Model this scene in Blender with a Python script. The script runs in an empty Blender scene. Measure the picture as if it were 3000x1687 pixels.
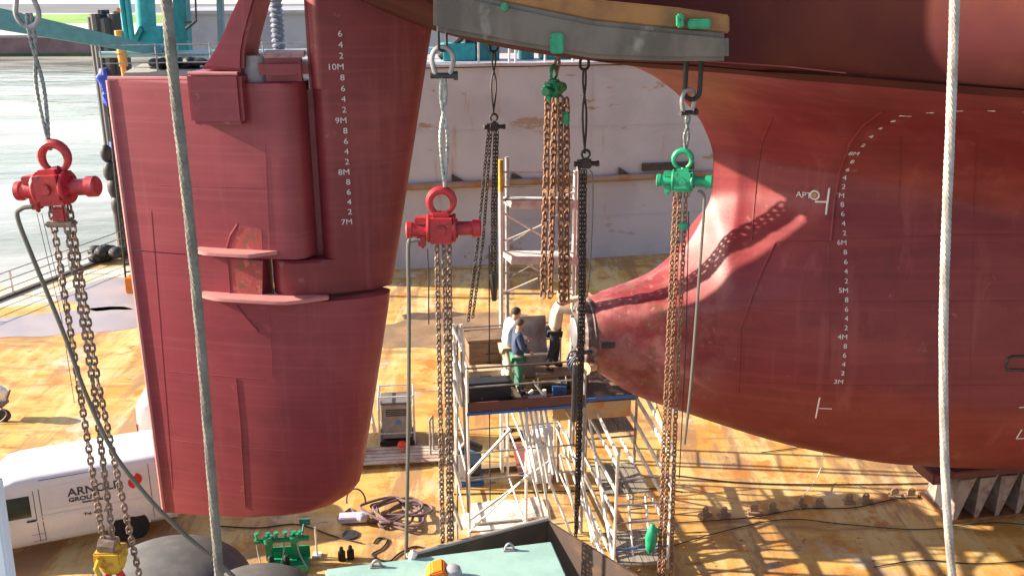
import bpy, bmesh, math, random
from mathutils import Vector, Matrix, Quaternion
random.seed(7)
R = math.radians
SC = bpy.context.scene
COL = SC.collection
# ------------------------------------------------------------------ camera, sky, sun, exposure
CAM_H = 12.8
PITCH = R(18)
FPX = 2750.0                       # focal length in pixels of the 3000 px wide photograph
cd = bpy.data.cameras.new('camera'); cam = bpy.data.objects.new('camera', cd); COL.objects.link(cam)
cd.sensor_width = 36; cd.lens = FPX/3000*36; cd.clip_start = 0.1; cd.clip_end = 6000
cam.location = (0, 0, CAM_H); cam.rotation_euler = (R(90)-PITCH, 0, 0)
SC.camera = cam
SUN_EL, SUN_AZ = R(24), R(-5)       # the sun stands left, a touch on the camera's side
to_sun = Vector((-math.cos(SUN_AZ)*math.cos(SUN_EL), -math.sin(SUN_AZ)*math.cos(SUN_EL), math.sin(SUN_EL)))
w = bpy.data.worlds.new("World"); SC.world = w; w.use_nodes = True
nt = w.node_tree; bg = nt.nodes['Background']
sky = nt.nodes.new('ShaderNodeTexSky'); sky.sky_type = 'NISHITA'; sky.sun_disc = False
sky.sun_elevation = SUN_EL; sky.sun_rotation = math.atan2(to_sun.x, to_sun.y)
sky.air_density = 1.0; sky.dust_density = 1.5
nt.links.new(sky.outputs[0], bg.inputs[0]); bg.inputs[1].default_value = 0.105
sl = bpy.data.lights.new('sun', 'SUN'); sl.energy = 5.0; sl.angle = R(0.6); sl.color = (1.0, 0.86, 0.68)
so = bpy.data.objects.new('sun', sl); COL.objects.link(so)
so.rotation_euler = (-to_sun).to_track_quat('-Z', 'Y').to_euler(); so.location = to_sun*60
SC.view_settings.view_transform = 'Standard'; SC.view_settings.look = 'None'
SC.view_settings.exposure = 1.5; SC.view_settings.gamma = 1.0

# ------------------------------------------------------------------ geometry of the view, ship frame
PSI = R(10); CA, SA = math.cos(PSI), math.sin(PSI); SY0 = 19.18
def ray(px, py):
    x = (px-1500)/FPX; u = (843.5-py)/FPX
    return Vector((x, math.cos(PITCH)+u*math.sin(PITCH), -math.sin(PITCH)+u*math.cos(PITCH)))
EYE = Vector((0, 0, CAM_H))
def at(px, py, Y):
    d = ray(px, py); return EYE + d*(Y/d.y)
def onz(px, py, z=0.0):
    d = ray(px, py); return EYE + d*((z-CAM_H)/d.z)
def mpp(Y, py=843):                # metres per photo pixel at depth Y
    d = ray(1500, py); return (Y/d.y)/FPX
def W(s, t, z): return Vector((s*CA+t*SA, SY0+s*SA-t*CA, z))
def toship(p):
    return (p.x*CA+(p.y-SY0)*SA, p.x*SA-(p.y-SY0)*CA, p.z)
def ons(px, py, t):
    d = ray(px, py); k = (t-SY0*CA)/(d.x*SA-d.y*CA); p = EYE+d*k
    s, _, z = toship(p); return s, z
AX_S = Vector((CA, SA, 0)); AX_T = Vector((SA, -CA, 0)); AX_Z = Vector((0, 0, 1))

def pchip(pts):
    xs = [p[0] for p in pts]; ys = [p[1] for p in pts]; n = len(xs)
    h = [xs[i+1]-xs[i] for i in range(n-1)]; dl = [(ys[i+1]-ys[i])/h[i] for i in range(n-1)]
    m = [0]*n; m[0] = dl[0]; m[-1] = dl[-1]
    for i in range(1, n-1):
        if dl[i-1]*dl[i] > 0:
            a = 2*h[i]+h[i-1]; b = h[i]+2*h[i-1]; m[i] = (a+b)/(a/dl[i-1]+b/dl[i])
    def f(x):
        if x <= xs[0]: return ys[0]
        if x >= xs[-1]: return ys[-1]
        i = 0
        while x > xs[i+1]: i += 1
        t = (x-xs[i])/h[i]
        return ((2*t**3-3*t*t+1)*ys[i]+(t**3-2*t*t+t)*h[i]*m[i]+(-2*t**3+3*t*t)*ys[i+1]+(t**3-t*t)*h[i]*m[i+1])
    return f

# ------------------------------------------------------------------ materials
MATS = {}
def mat(name, col, rough=0.5, metal=0.0, col2=None, scale=3.0, lo=0.4, hi=0.65, col3=None, scale3=0.7, lo3=0.5, hi3=0.7,
        bump=0.0, bscale=30.0, stretch=(1, 1, 1), spec=0.5, coat=0.0, detail=6, streak=None, spot=None):
    if name in MATS: return MATS[name]
    m = bpy.data.materials.new(name); m.use_nodes = True; t = m.node_tree; N = t.nodes; L = t.links
    b = N['Principled BSDF']; b.inputs['Roughness'].default_value = rough; b.inputs['Metallic'].default_value = metal
    b.inputs['Specular IOR Level'].default_value = spec; b.inputs['Coat Weight'].default_value = coat
    b.inputs['Base Color'].default_value = (*col, 1)
    tc = N.new('ShaderNodeTexCoord'); mp = N.new('ShaderNodeMapping'); mp.inputs['Scale'].default_value = stretch
    L.new(tc.outputs['Object'], mp.inputs[0])
    def noise(sc, dt=detail):
        n = N.new('ShaderNodeTexNoise'); n.inputs['Scale'].default_value = sc; n.inputs['Detail'].default_value = dt
        n.inputs['Roughness'].default_value = 0.6; L.new(mp.outputs[0], n.inputs['Vector']); return n
    def ramp(src, a, c):
        r = N.new('ShaderNodeMapRange'); r.inputs[1].default_value = a; r.inputs[2].default_value = c
        r.interpolation_type = 'SMOOTHSTEP'; L.new(src.outputs[0], r.inputs[0]); return r
    cur = None
    def mix(f, c2):
        nonlocal cur
        x = N.new('ShaderNodeMix'); x.data_type = 'RGBA'; L.new(f.outputs[0], x.inputs[0])
        if cur is None: x.inputs[6].default_value = (*col, 1)
        else: L.new(cur, x.inputs[6])
        x.inputs[7].default_value = (*c2, 1); cur = x.outputs[2]
    if col2 is None:
        col2 = tuple(c*0.82 for c in col); lo, hi = 0.35, 0.75
    mix(ramp(noise(scale), lo, hi), col2)
    if col3: mix(ramp(noise(scale3), lo3, hi3), col3)
    def noise_m(st, sc, dt=5):
        mq = N.new('ShaderNodeMapping'); mq.inputs['Scale'].default_value = st; L.new(tc.outputs['Object'], mq.inputs[0])
        n = N.new('ShaderNodeTexNoise'); n.inputs['Scale'].default_value = sc; n.inputs['Detail'].default_value = dt; n.inputs['Roughness'].default_value = .65
        L.new(mq.outputs[0], n.inputs['Vector']); return n
    def times(f, k):
        mu = N.new('ShaderNodeMath'); mu.operation = 'MULTIPLY'; L.new(f.outputs[0], mu.inputs[0])
        if isinstance(k, float): mu.inputs[1].default_value = k
        else: L.new(k.outputs[0], mu.inputs[1])
        return mu
    if streak:
        for c_, st, sc, a_, b_, k_ in streak: mix(times(ramp(noise_m(st, sc), a_, b_), k_), c_)
    if spot:
        ctr, rad, specs = spot; vm = N.new('ShaderNodeVectorMath'); vm.operation = 'DISTANCE'; L.new(tc.outputs['Object'], vm.inputs[0]); vm.inputs[1].default_value = ctr
        mr = N.new('ShaderNodeMapRange'); mr.interpolation_type = 'SMOOTHSTEP'; mr.inputs[1].default_value = rad; mr.inputs[2].default_value = rad*.45; L.new(vm.outputs['Value'], mr.inputs[0])
        for c_, sc, a_, b_, k_ in specs: mix(times(times(ramp(noise_m((1, 1, 1), sc, 8), a_, b_), mr), k_), c_)
    L.new(cur, b.inputs['Base Color'])
    if bump > 0:
        bp = N.new('ShaderNodeBump'); bp.inputs['Strength'].default_value = bump; bp.inputs['Distance'].default_value = 0.02
        L.new(noise(bscale, 4).outputs[0], bp.inputs['Height']); L.new(bp.outputs[0], b.inputs['Normal'])
    rr = N.new('ShaderNodeMapRange'); rr.inputs[3].default_value = max(0.03, rough-0.08); rr.inputs[4].default_value = min(1, rough+0.12)
    L.new(noise(scale*2).outputs[0], rr.inputs[0]); L.new(rr.outputs[0], b.inputs['Roughness'])
    MATS[name] = m; return m
_bo = W(1.9, .5, 5.6)-W(6, 0, 1.5)
HULL = mat('hull_red', (0.20, 0.024, 0.031), 0.45, col2=(0.17, 0.019, 0.025), scale=0.9, col3=(0.26, 0.045, 0.043), scale3=0.35, lo3=0.5, hi3=0.75, stretch=(1, 1, 2.2), bump=0.12, bscale=9,
    streak=[((.30, .075, .07), (2.2, 2.2, .13), 1.0, .52, .72, .55), ((.13, .02, .018), (3, 3, .2), 1.0, .58, .75, .6), ((.29, .05, .05), (.12, .12, 9), 1.0, .5, .7, .35), ((.33, .13, .12), (1, 1, 1), 2.3, .66, .72, .5)],
    spot=(tuple(_bo), 3.2, [((.34, .13, .125), 1.1, .40, .62, .85), ((.15, .06, .035), 2.6, .54, .64, .8), ((.36, .2, .18), 6.0, .58, .66, .6)]))
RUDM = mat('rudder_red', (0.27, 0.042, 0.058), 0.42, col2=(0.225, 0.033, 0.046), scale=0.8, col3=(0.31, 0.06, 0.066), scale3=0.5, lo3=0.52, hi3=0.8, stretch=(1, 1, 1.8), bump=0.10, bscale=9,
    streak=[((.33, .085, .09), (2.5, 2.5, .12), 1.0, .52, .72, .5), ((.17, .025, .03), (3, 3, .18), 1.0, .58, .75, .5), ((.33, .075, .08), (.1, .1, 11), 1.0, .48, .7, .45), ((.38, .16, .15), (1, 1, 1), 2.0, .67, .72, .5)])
SCUFF = mat('scuffed_red', (0.36, 0.06, 0.055), 0.55, col2=(0.20, 0.075, 0.05), scale=2.5, lo=0.5, hi=0.62, col3=(0.45, 0.14, 0.12), scale3=6, lo3=0.55, hi3=0.7, bump=0.3, bscale=25)
PINK = mat('pale_pink', (0.55, 0.22, 0.21), 0.5)
WHITE = mat('mark_white', (0.75, 0.73, 0.72), 0.6)
DARKST = mat('dark_steel', (0.035, 0.035, 0.04), 0.45, metal=0.3, col2=(0.06, 0.05, 0.045), scale=6)
BLACK = mat('black_rubber', (0.018, 0.018, 0.02), 0.6)
RED = mat('hoist_red', (0.48, 0.022, 0.03), 0.4, col2=(0.30, 0.016, 0.018), scale=5, col3=(0.07, 0.03, 0.03), scale3=11, lo3=.60, hi3=.66, coat=0.1, bump=.15, bscale=40)
GREEN = mat('hoist_green', (0.015, 0.32, 0.15), 0.4, col2=(0.01, 0.21, 0.11), scale=5, col3=(0.02, 0.09, 0.055), scale3=11, lo3=.60, hi3=.66, coat=0.1, bump=.15, bscale=40)
CHAIN = mat('chain_brown', (0.19, 0.125, 0.09), 0.55, metal=0.25, col2=(0.30, 0.22, 0.17), scale=8)
RUSTCH = mat('chain_rust', (0.20, 0.10, 0.055), 0.65, metal=0.15, col2=(0.30, 0.16, 0.09), scale=8)
BLKCH = mat('chain_black', (0.05, 0.042, 0.04), 0.5, metal=0.3)
WIRE = mat('wire_rope', (0.30, 0.31, 0.30), 0.5, metal=0.5, col2=(0.16, 0.17, 0.17), scale=25)
GALV = mat('galvanised', (0.72, 0.70, 0.67), 0.38, metal=0.2, col2=(0.58, 0.56, 0.53), scale=5)
GALVD = mat('galvanised_dull', (0.34, 0.34, 0.36), 0.5, metal=0.3, col2=(0.22, 0.2, 0.19), scale=5)
ALU = mat('aluminium_plank', (0.66, 0.64, 0.61), 0.45, col2=(0.5, 0.46, 0.42), scale=4)
PLANK = mat('grey_plank', (0.30, 0.27, 0.23), 0.8, col2=(0.20, 0.175, 0.15), scale=2, stretch=(8, 1, 1))
YEL = mat('yellow_paint', (0.60, 0.36, 0.03), 0.45, col2=(0.42, 0.22, 0.03), scale=7, lo=0.5, hi=0.6)
BLUE = mat('blue_paint', (0.02, 0.12, 0.42), 0.45)
BLUEM = mat('machine_blue', (0.05, 0.14, 0.30), 0.45)
TEAL = mat('teal_paint', (0.02, 0.34, 0.36), 0.38, col2=(0.015, 0.27, 0.29), scale=3)
TEALD = mat('teal_dark', (0.015, 0.20, 0.22), 0.45, col2=(0.012, 0.14, 0.16), scale=3)
TEALP = mat('pale_teal', (0.30, 0.47, 0.43), 0.5, col2=(0.24, 0.40, 0.37), scale=2.5, col3=(0.42, 0.30, 0.24), scale3=3.2, lo3=0.66, hi3=0.72, bump=0.1, bscale=20)
LILAC = mat('wall_lilac', (0.45, 0.44, 0.465), 0.6, col2=(0.385, 0.37, 0.395), scale=0.35, bump=0.2, bscale=1.2,
    streak=[((.30, .17, .08), (.45, .45, 1.3), 1.0, .61, .67, .85), ((.36, .22, .12), (1.6, 1.6, .22), 1.0, .60, .72, .6), ((.22, .10, .05), (.8, .8, 1.4), 1.6, .67, .72, .9), ((.46, .43, .46), (.2, .2, .6), 1.0, .5, .66, .5)])
RUST = mat('rust', (0.26, 0.11, 0.04), 0.8, col2=(0.16, 0.07, 0.035), scale=3, bump=0.2)
BROWN = mat('brown_steel', (0.075, 0.050, 0.042), 0.6, col2=(0.12, 0.07, 0.045), scale=3, lo=0.5, hi=0.7, bump=0.1)
BEAMG = mat('beam_grey', (0.155, 0.125, 0.10), 0.38, col2=(0.09, 0.07, 0.055), scale=1.6, col3=(0.24, 0.22, 0.19), scale3=2.2, lo3=0.6, hi3=0.75, stretch=(1, 1, 0.6))
OCHRE = mat('beam_ochre', (0.33, 0.15, 0.04), 0.6, col2=(0.20, 0.085, 0.03), scale=1.5)
FENDER = mat('fender_grey', (0.085, 0.085, 0.085), 0.6, col2=(0.12, 0.115, 0.11), scale=2, bump=0.1, bscale=12)
VANW = mat('van_white', (0.78, 0.76, 0.77), 0.25, col2=(0.74, 0.72, 0.73), coat=0.5)
GLASS = mat('dark_glass', (0.025, 0.035, 0.03), 0.08, col2=(0.04, 0.05, 0.035), scale=1.2, spec=0.8)
GREYP = mat('grey_paint', (0.36, 0.35, 0.34), 0.5, col2=(0.28, 0.27, 0.27), scale=4)
SHEET = mat('sheet_metal', (0.34, 0.33, 0.36), 0.35, metal=0.5, col2=(0.2, 0.19, 0.2), scale=2)
CLOTHW = mat('white_cloth', (0.80, 0.78, 0.74), 0.85, col2=(0.66, 0.62, 0.56), scale=5, bump=0.4, bscale=8)
BEIGE = mat('beige', (0.50, 0.38, 0.25), 0.8)
SKIN = mat('skin', (0.50, 0.27, 0.19), 0.55)
NAVY = mat('navy_cloth', (0.035, 0.055, 0.11), 0.85, col2=(0.055, 0.08, 0.15), scale=9, bump=0.3, bscale=18)
GRNCL = mat('green_cloth', (0.06, 0.20, 0.13), 0.85, bump=0.3, bscale=18)
LTBLUE = mat('pale_shirt', (0.62, 0.68, 0.74), 0.85, bump=0.3, bscale=18)
CREAM = mat('cream_shirt', (0.66, 0.60, 0.46), 0.85, bump=0.3, bscale=18)
DKCL = mat('dark_cloth', (0.03, 0.035, 0.045), 0.85, bump=0.3, bscale=18)
HAIR = mat('hair', (0.035, 0.025, 0.02), 0.7)
ORANGE = mat('orange', (0.75, 0.20, 0.01), 0.45)
WROPE = mat('white_rope', (0.36, 0.34, 0.31), 0.7, col2=(0.22, 0.2, 0.18), scale=5, bump=0.3, bscale=40)
GROPE = mat('grey_rope', (0.17, 0.16, 0.13), 0.65, col2=(0.10, 0.095, 0.08), scale=5, bump=0.3, bscale=40)
REDEM = mat('red_emblem', (0.70, 0.03, 0.02), 0.4)
TEXTB = mat('black_lettering', (0.03, 0.03, 0.035), 0.5)
PURPLE = mat('purple_hose', (0.12, 0.075, 0.09), 0.5, col2=(0.2, 0.12, 0.12), scale=4)
PILE = mat('tarred_pile', (0.022, 0.024, 0.03), 0.6, col2=(0.05, 0.045, 0.05), scale=3, stretch=(3, 3, 0.4), bump=0.3, bscale=6)
TARPB = mat('blue_tarp', (0.03, 0.07, 0.50), 0.5)
TIMBER = mat('timber', (0.26, 0.19, 0.12), 0.8, col2=(0.18, 0.13, 0.09), scale=3)
CONC = mat('concrete', (0.56, 0.51, 0.47), 0.85, col2=(0.50, 0.46, 0.43), scale=0.05)
BRICK = mat('quay_brick', (0.20, 0.12, 0.125), 0.85, col2=(0.13, 0.085, 0.09), scale=0.25, bump=0.2)

# ------------------------------------------------------------------ mesh builder
OFF = {}
class MB:
    def __init__(s): s.v = []; s.f = []
    def add(s, vs, fs):
        k = len(s.v); s.v += [Vector(v) for v in vs]; s.f += [[i+k for i in f] for f in fs]; return s
    def box(s, c, size, ax=None, taper=1.0):
        c = Vector(c); hx, hy, hz = [q/2 for q in size]
        A = ax or (Vector((1, 0, 0)), Vector((0, 1, 0)), Vector((0, 0, 1)))
        vs = []
        for z in (-1, 1):
            k = taper if z > 0 else 1
            for x, y in ((-1, -1), (1, -1), (1, 1), (-1, 1)): vs.append(c+A[0]*x*hx*k+A[1]*y*hy*k+A[2]*z*hz)
        return s.add(vs, [(3, 2, 1, 0), (4, 5, 6, 7), (0, 1, 5, 4), (1, 2, 6, 5), (2, 3, 7, 6), (3, 0, 4, 7)])
    def tube(s, pts, r, n=8, closed=False):
        pts = [Vector(p) for p in pts]; m = len(pts); rr = r if isinstance(r, (list, tuple)) else [r]*m
        ref = None; rings = []
        for i in range(m):
            a = pts[i-1] if (i > 0 or closed) else pts[i]; b = pts[(i+1) % m] if (i < m-1 or closed) else pts[i]
            d = (b-a).normalized() if (b-a).length > 1e-9 else Vector((0, 0, 1))
            if ref is None: ref = Vector((0, 0, 1)) if abs(d.z) < 0.9 else Vector((1, 0, 0))
            u = (ref-d*ref.dot(d))
            if u.length < 1e-6: u = d.orthogonal()
            u.normalize(); ref = u; v = d.cross(u)
            rings.append([pts[i]+(u*math.cos(2*math.pi*j/n)+v*math.sin(2*math.pi*j/n))*rr[i] for j in range(n)])
        vs = [q for g in rings for q in g]; fs = []
        for i in range(m if closed else m-1):
            for j in range(n):
                a = i*n+j; b = i*n+(j+1) % n; k = ((i+1) % m)*n
                fs.append((a, b, k+(j+1) % n, k+j))
        if not closed:
            fs.append(tuple(range(n-1, -1, -1))); fs.append(tuple((m-1)*n+j for j in range(n)))
        return s.add(vs, fs)
    def cyl(s, p, q, r, n=16, r2=None): return s.tube([p, q], [r, r if r2 is None else r2], n)
    def lathe(s, prof, c, axis=(0, 0, 1), n=24):
        c = Vector(c); d = Vector(axis).normalized(); u = d.orthogonal().normalized(); v = d.cross(u)
        vs = []; fs = []
        for r, h in prof:
            for j in range(n):
                a = 2*math.pi*j/n; vs.append(c+d*h+(u*math.cos(a)+v*math.sin(a))*max(r, 1e-4))
        for i in range(len(prof)-1):
            for j in range(n): fs.append((i*n+j, i*n+(j+1) % n, (i+1)*n+(j+1) % n, (i+1)*n+j))
        if prof[0] != prof[-1]: fs.append(tuple(range(n-1, -1, -1))); fs.append(tuple((len(prof)-1)*n+j for j in range(n)))
        return s.add(vs, fs)
    def ball(s, c, r, n=12, m=8):
        rx, ry, rz = (r, r, r) if not isinstance(r, (tuple, list)) else r
        c = Vector(c); vs = []; fs = []
        for i in range(m+1):
            th = math.pi*i/m
            for j in range(n):
                ph = 2*math.pi*j/n; k = max(math.sin(th), 1e-3)
                vs.append(c+Vector((rx*k*math.cos(ph), ry*k*math.sin(ph), rz*math.cos(th))))
        for i in range(m):
            for j in range(n): fs.append((i*n+j, (i+1)*n+j, (i+1)*n+(j+1) % n, i*n+(j+1) % n))
        return s.add(vs, fs)
    def prism(s, poly, ext):             # poly: 3D points of one face; ext: Vector
        poly = [Vector(p) for p in poly]; n = len(poly); ext = Vector(ext)
        vs = poly+[p+ext for p in poly]
        fs = [tuple(range(n-1, -1, -1)), tuple(range(n, 2*n))]+[(i, (i+1) % n, n+(i+1) % n, n+i) for i in range(n)]
        return s.add(vs, fs)
    def grid(s, rows, closed=False):
        m = len(rows); n = len(rows[0]); vs = [p for r in rows for p in r]; fs = []
        for i in range(m-1):
            for j in range(n if closed else n-1):
                fs.append((i*n+j, i*n+(j+1) % n, (i+1)*n+(j+1) % n, (i+1)*n+j))
        return s.add(vs, fs)
    def chain(s, p, q, pitch, d=None, seg=10, n=5):
        p, q = Vector(p), Vector(q); L = (q-p).length; k = max(1, int(round(L/pitch))); pitch = L/k
        d = d or pitch*0.35; ax = (q-p).normalized(); u = ax.orthogonal().normalized(); v = ax.cross(u)
        cr = d*1.12; h = (pitch+d)/2-cr
        for i in range(k):
            c = p+ax*(i+0.5)*pitch; e = u if i % 2 else v
            j = random.uniform(-.25, .25); e = (e*math.cos(j)+ax.cross(e)*math.sin(j))
            pts = []
            for a in range(seg):
                th = 2*math.pi*a/seg+math.pi/seg; yy = math.sin(th)*cr; yy += h if yy > 0 else -h
                pts.append(c+e*math.cos(th)*cr+ax*yy)
            s.tube(pts, d/2, n, closed=True)
        return s
    def build(s, name, m, parent=None, base=None, bevel=0, smooth=True, local=False, ang=35):
        me = bpy.data.meshes.new(name); off = Vector((0, 0, 0))
        if parent is not None and not local: off = OFF.get(parent.name, Vector((0, 0, 0)))
        elif base is not None: off = Vector(base)
        me.from_pydata([v-off for v in s.v], [], s.f)
        bm = bmesh.new(); bm.from_mesh(me); bmesh.ops.recalc_face_normals(bm, faces=bm.faces)
        if bevel:
            es = [e for e in bm.edges if len(e.link_faces) == 2 and e.calc_face_angle(0) > R(30)]
            bmesh.ops.bevel(bm, geom=es, offset=bevel, segments=2, affect='EDGES', clamp_overlap=True)
        bm.to_mesh(me); bm.free()
        if smooth:
            me.polygons.foreach_set('use_smooth', [True]*len(me.polygons)); me.set_sharp_from_angle(angle=R(ang))
        me.materials.append(m); o = bpy.data.objects.new(name, me); COL.objects.link(o)
        if parent is not None: o.parent = parent; OFF[o.name] = off
        elif base is not None: o.location = base; OFF[o.name] = off
        return o
def tag(o, label=None, cat=None, group=None, kind=None):
    if label: o['label'] = label
    if cat: o['category'] = cat
    if group: o['group'] = group
    if kind: o['kind'] = kind
    return o
def thing(name, base, label, cat, group=None):
    o = bpy.data.objects.new(name, None); COL.objects.link(o); o.location = base; o.empty_display_size = 0.2
    OFF[o.name] = Vector(base); return tag(o, label, cat, group)
def struct(o): o['kind'] = 'structure'; return o
def rod(name, p, q, r, m, parent, n=8): return MB().cyl(p, q, r, n).build(name, m, parent)
def text(body, size, loc, right, up, m, parent, name, extr=0.004, align='CENTER', local=False, sx=1.0, bold=.004):
    cu = bpy.data.curves.new(name, 'FONT'); cu.body = body; cu.size = size; cu.extrude = extr
    cu.align_x = align; cu.align_y = 'CENTER'; cu.offset = bold
    o = bpy.data.objects.new(name, cu); COL.objects.link(o); dg = bpy.context.evaluated_depsgraph_get()
    me = bpy.data.meshes.new_from_object(o.evaluated_get(dg)); bpy.data.objects.remove(o); bpy.data.curves.remove(cu)
    right = Vector(right).normalized(); up = Vector(up).normalized(); nrm = right.cross(up)
    M = Matrix((right*sx, up, nrm)).transposed().to_4x4(); M.translation = Vector(loc)
    if parent is not None and not local: M.translation -= OFF.get(parent.name, Vector((0, 0, 0)))
    me.transform(M); me.materials.clear(); me.materials.append(m)
    q = bpy.data.objects.new(name, me); COL.objects.link(q)
    if parent is not None: q.parent = parent
    return q
def wrap(o, parent, fn, s, z, lift):
    '''bend flat lettering (x along s, y along z) onto the surface fn(s, z) -> point'''
    e = .02; p0 = fn(s, z); ks = 1/max(1e-3, (fn(s+e, z)-p0).length/e); kz = 1/max(1e-3, (fn(s, z+e)-p0).length/e); off = OFF[parent.name]
    for v in o.data.vertices:
        a, b = s+v.co.x*ks, z+v.co.y*kz; p = fn(a, b); n = (fn(a+e, b)-p).cross(fn(a, b+e)-p).normalized(); v.co = p+n*(lift+v.co.z)-off
    return o
def curve(pts, n=6):                   # Catmull-Rom
    pts = [Vector(p) for p in pts]; P = [pts[0]*2-pts[1]]+pts+[pts[-1]*2-pts[-2]]; out = []
    for i in range(1, len(P)-2):
        for k in range(n):
            t = k/n; a, b, c, d = P[i-1], P[i], P[i+1], P[i+2]
            out.append(0.5*((2*b)+(c-a)*t+(2*a-5*b+4*c-d)*t*t+(3*b-3*c+d-a)*t**3))
    out.append(pts[-1]); return out

# ------------------------------------------------------------------ SETTING: floor, water, quay
def floor_material():
    m = bpy.data.materials.new('rusty_dock_floor'); m.use_nodes = True; t = m.node_tree; N = t.nodes; L = t.links; b = N['Principled BSDF']
    tc = N.new('ShaderNodeTexCoord')
    def mapping(rot, sc):
        mp = N.new('ShaderNodeMapping'); mp.inputs['Rotation'].default_value = (0, 0, rot); mp.inputs['Scale'].default_value = sc
        L.new(tc.outputs['Object'], mp.inputs[0]); return mp
    def noise(mp, sc, dt=6, ro=0.6):
        n = N.new('ShaderNodeTexNoise'); n.inputs['Scale'].default_value = sc; n.inputs['Detail'].default_value = dt; n.inputs['Roughness'].default_value = ro
        L.new(mp.outputs[0], n.inputs['Vector']); return n.outputs[0]
    def rng(src, a, c):
        r = N.new('ShaderNodeMapRange'); r.interpolation_type = 'SMOOTHSTEP'; r.inputs[1].default_value = a; r.inputs[2].default_value = c; L.new(src, r.inputs[0]); return r.outputs[0]
    def mix(a, c2, f):
        x = N.new('ShaderNodeMix'); x.data_type = 'RGBA'; L.new(f, x.inputs[0])
        if isinstance(a, tuple): x.inputs[6].default_value = (*a, 1)
        else: L.new(a, x.inputs[6])
        x.inputs[7].default_value = (*c2, 1); return x.outputs[2]
    m0 = mapping(0, (1, 1, 1)); m1 = mapping(R(-30), (0.5, 1.6, 1)); m2 = mapping(R(-10), (1, 1, 1))
    c = mix((0.48, 0.25, 0.056), (0.57, 0.36, 0.11), rng(noise(m1, 0.9), 0.42, 0.6))
    c = mix(c, (0.46, 0.38, 0.27), rng(noise(m0, 0.55), 0.55, 0.72))
    c = mix(c, (0.24, 0.10, 0.03), rng(noise(m1, 1.7), 0.60, 0.72))
    c = mix(c, (0.10, 0.055, 0.03), rng(noise(m0, 2.6, 8, 0.7), 0.64, 0.76))
    c = mix(c, (0.30, 0.26, 0.25), rng(noise(m2, 0.28, 3), 0.62, 0.68))
    m3 = mapping(R(-12), (0.9, 0.16, 1)); m4 = mapping(R(-14), (0.12, 0.8, 1))
    def part(f, k):
        mu = N.new('ShaderNodeMath'); mu.operation = 'MULTIPLY'; L.new(f, mu.inputs[0]); mu.inputs[1].default_value = k; return mu.outputs[0]
    c = mix(c, (0.62, 0.47, 0.22), part(rng(noise(m3, 1.0, 5, .7), 0.44, 0.62), .8))
    c = mix(c, (0.30, 0.17, 0.085), part(rng(noise(m3, 0.9, 6, .7), 0.50, 0.60), .85))
    c = mix(c, (0.42, 0.16, 0.03), part(rng(noise(m0, 0.8, 8, .7), 0.53, 0.63), .85))
    c = mix(c, (0.27, 0.15, 0.07), part(rng(noise(m4, 0.8, 6, .7), 0.54, 0.64), .8))
    c = mix(c, (0.13, 0.075, 0.045), part(rng(noise(m0, 1.4, 10, .75), 0.60, 0.66), .9))
    c = mix(c, (0.60, 0.52, 0.40), part(rng(noise(m0, 0.33, 7, .7), 0.56, 0.68), .7))
    L.new(c, b.inputs['Base Color']); b.inputs['Specular IOR Level'].default_value = 0.3
    rr = N.new('ShaderNodeMapRange'); rr.inputs[3].default_value = 0.45; rr.inputs[4].default_value = 0.85; L.new(noise(m0, 1.2), rr.inputs[0]); L.new(rr.outputs[0], b.inputs['Roughness'])
    bp = N.new('ShaderNodeBump'); bp.inputs['Strength'].default_value = 0.25; bp.inputs['Distance'].default_value = 0.03
    L.new(noise(m0, 3, 8, .7), bp.inputs['Height']); L.new(bp.outputs[0], b.inputs['Normal']); return m
FLOORM = floor_material()
eA = onz(0, 880); eB = onz(352, 744); ed = (eB-eA).normalized()
e_near = eA-ed*26; WY = R(12); WAX = Vector((math.cos(WY), math.sin(WY), 0)); WN = Vector((math.sin(WY), -math.cos(WY), 0))
wp0 = onz(1200, 788)
def wpt(u, off, z): return wp0+WAX*u+WN*off+Vector((0, 0, z))
fl = MB(); far = wpt(70, -8, 0); farL = eB+ed*4
poly = [Vector((e_near.x, e_near.y, 0)), Vector((60, e_near.y, 0)), Vector((far.x, far.y, 0)), Vector((farL.x, farL.y, 0))]
fl.prism(poly, (0, 0, -3.2))
struct(fl.build('dock_floor', FLOORM, smooth=False))
# pale dried puddles and lime-white patches on the floor
def patch(cx, cy, rx, ry, name, m, rot=0, z=0.004, seed=0):
    rnd = random.Random(seed); ph = [rnd.uniform(0, 6.28) for _ in range(4)]; pts = []
    for i in range(48):
        a = 2*math.pi*i/48; k = 1+0.16*math.sin(2*a+ph[0])+0.12*math.sin(3*a+ph[1])+0.08*math.sin(5*a+ph[2])+0.05*math.sin(9*a+ph[3])
        x, y = rx*k*math.cos(a), ry*k*math.sin(a)
        pts.append(Vector((cx+x*math.cos(rot)-y*math.sin(rot), cy+x*math.sin(rot)+y*math.cos(rot), z)))
    return struct(MB().add(pts, [tuple(range(48))]).build(name, m, smooth=False))
PUD = mat('puddle_lilac', (0.30, 0.26, 0.28), 0.35, col2=(0.36, 0.30, 0.30), scale=0.7)
LIME = mat('lime_dust', (0.62, 0.54, 0.44), 0.85, col2=(0.50, 0.38, 0.24), scale=1.0, lo=0.45, hi=0.62)
p = onz(150, 950); patch(p.x, p.y, 4.6, 1.7, 'puddle', PUD, R(14), 0.008, 3)
p = onz(330, 860); patch(p.x, p.y, 2.0, 2.2, 'puddle', PUD, R(20), 0.008, 5)
p = onz(140, 850); patch(p.x-1.0, p.y, 7.5, 2.5, 'lime_patch', LIME, R(24), 0.004, 8)
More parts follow.
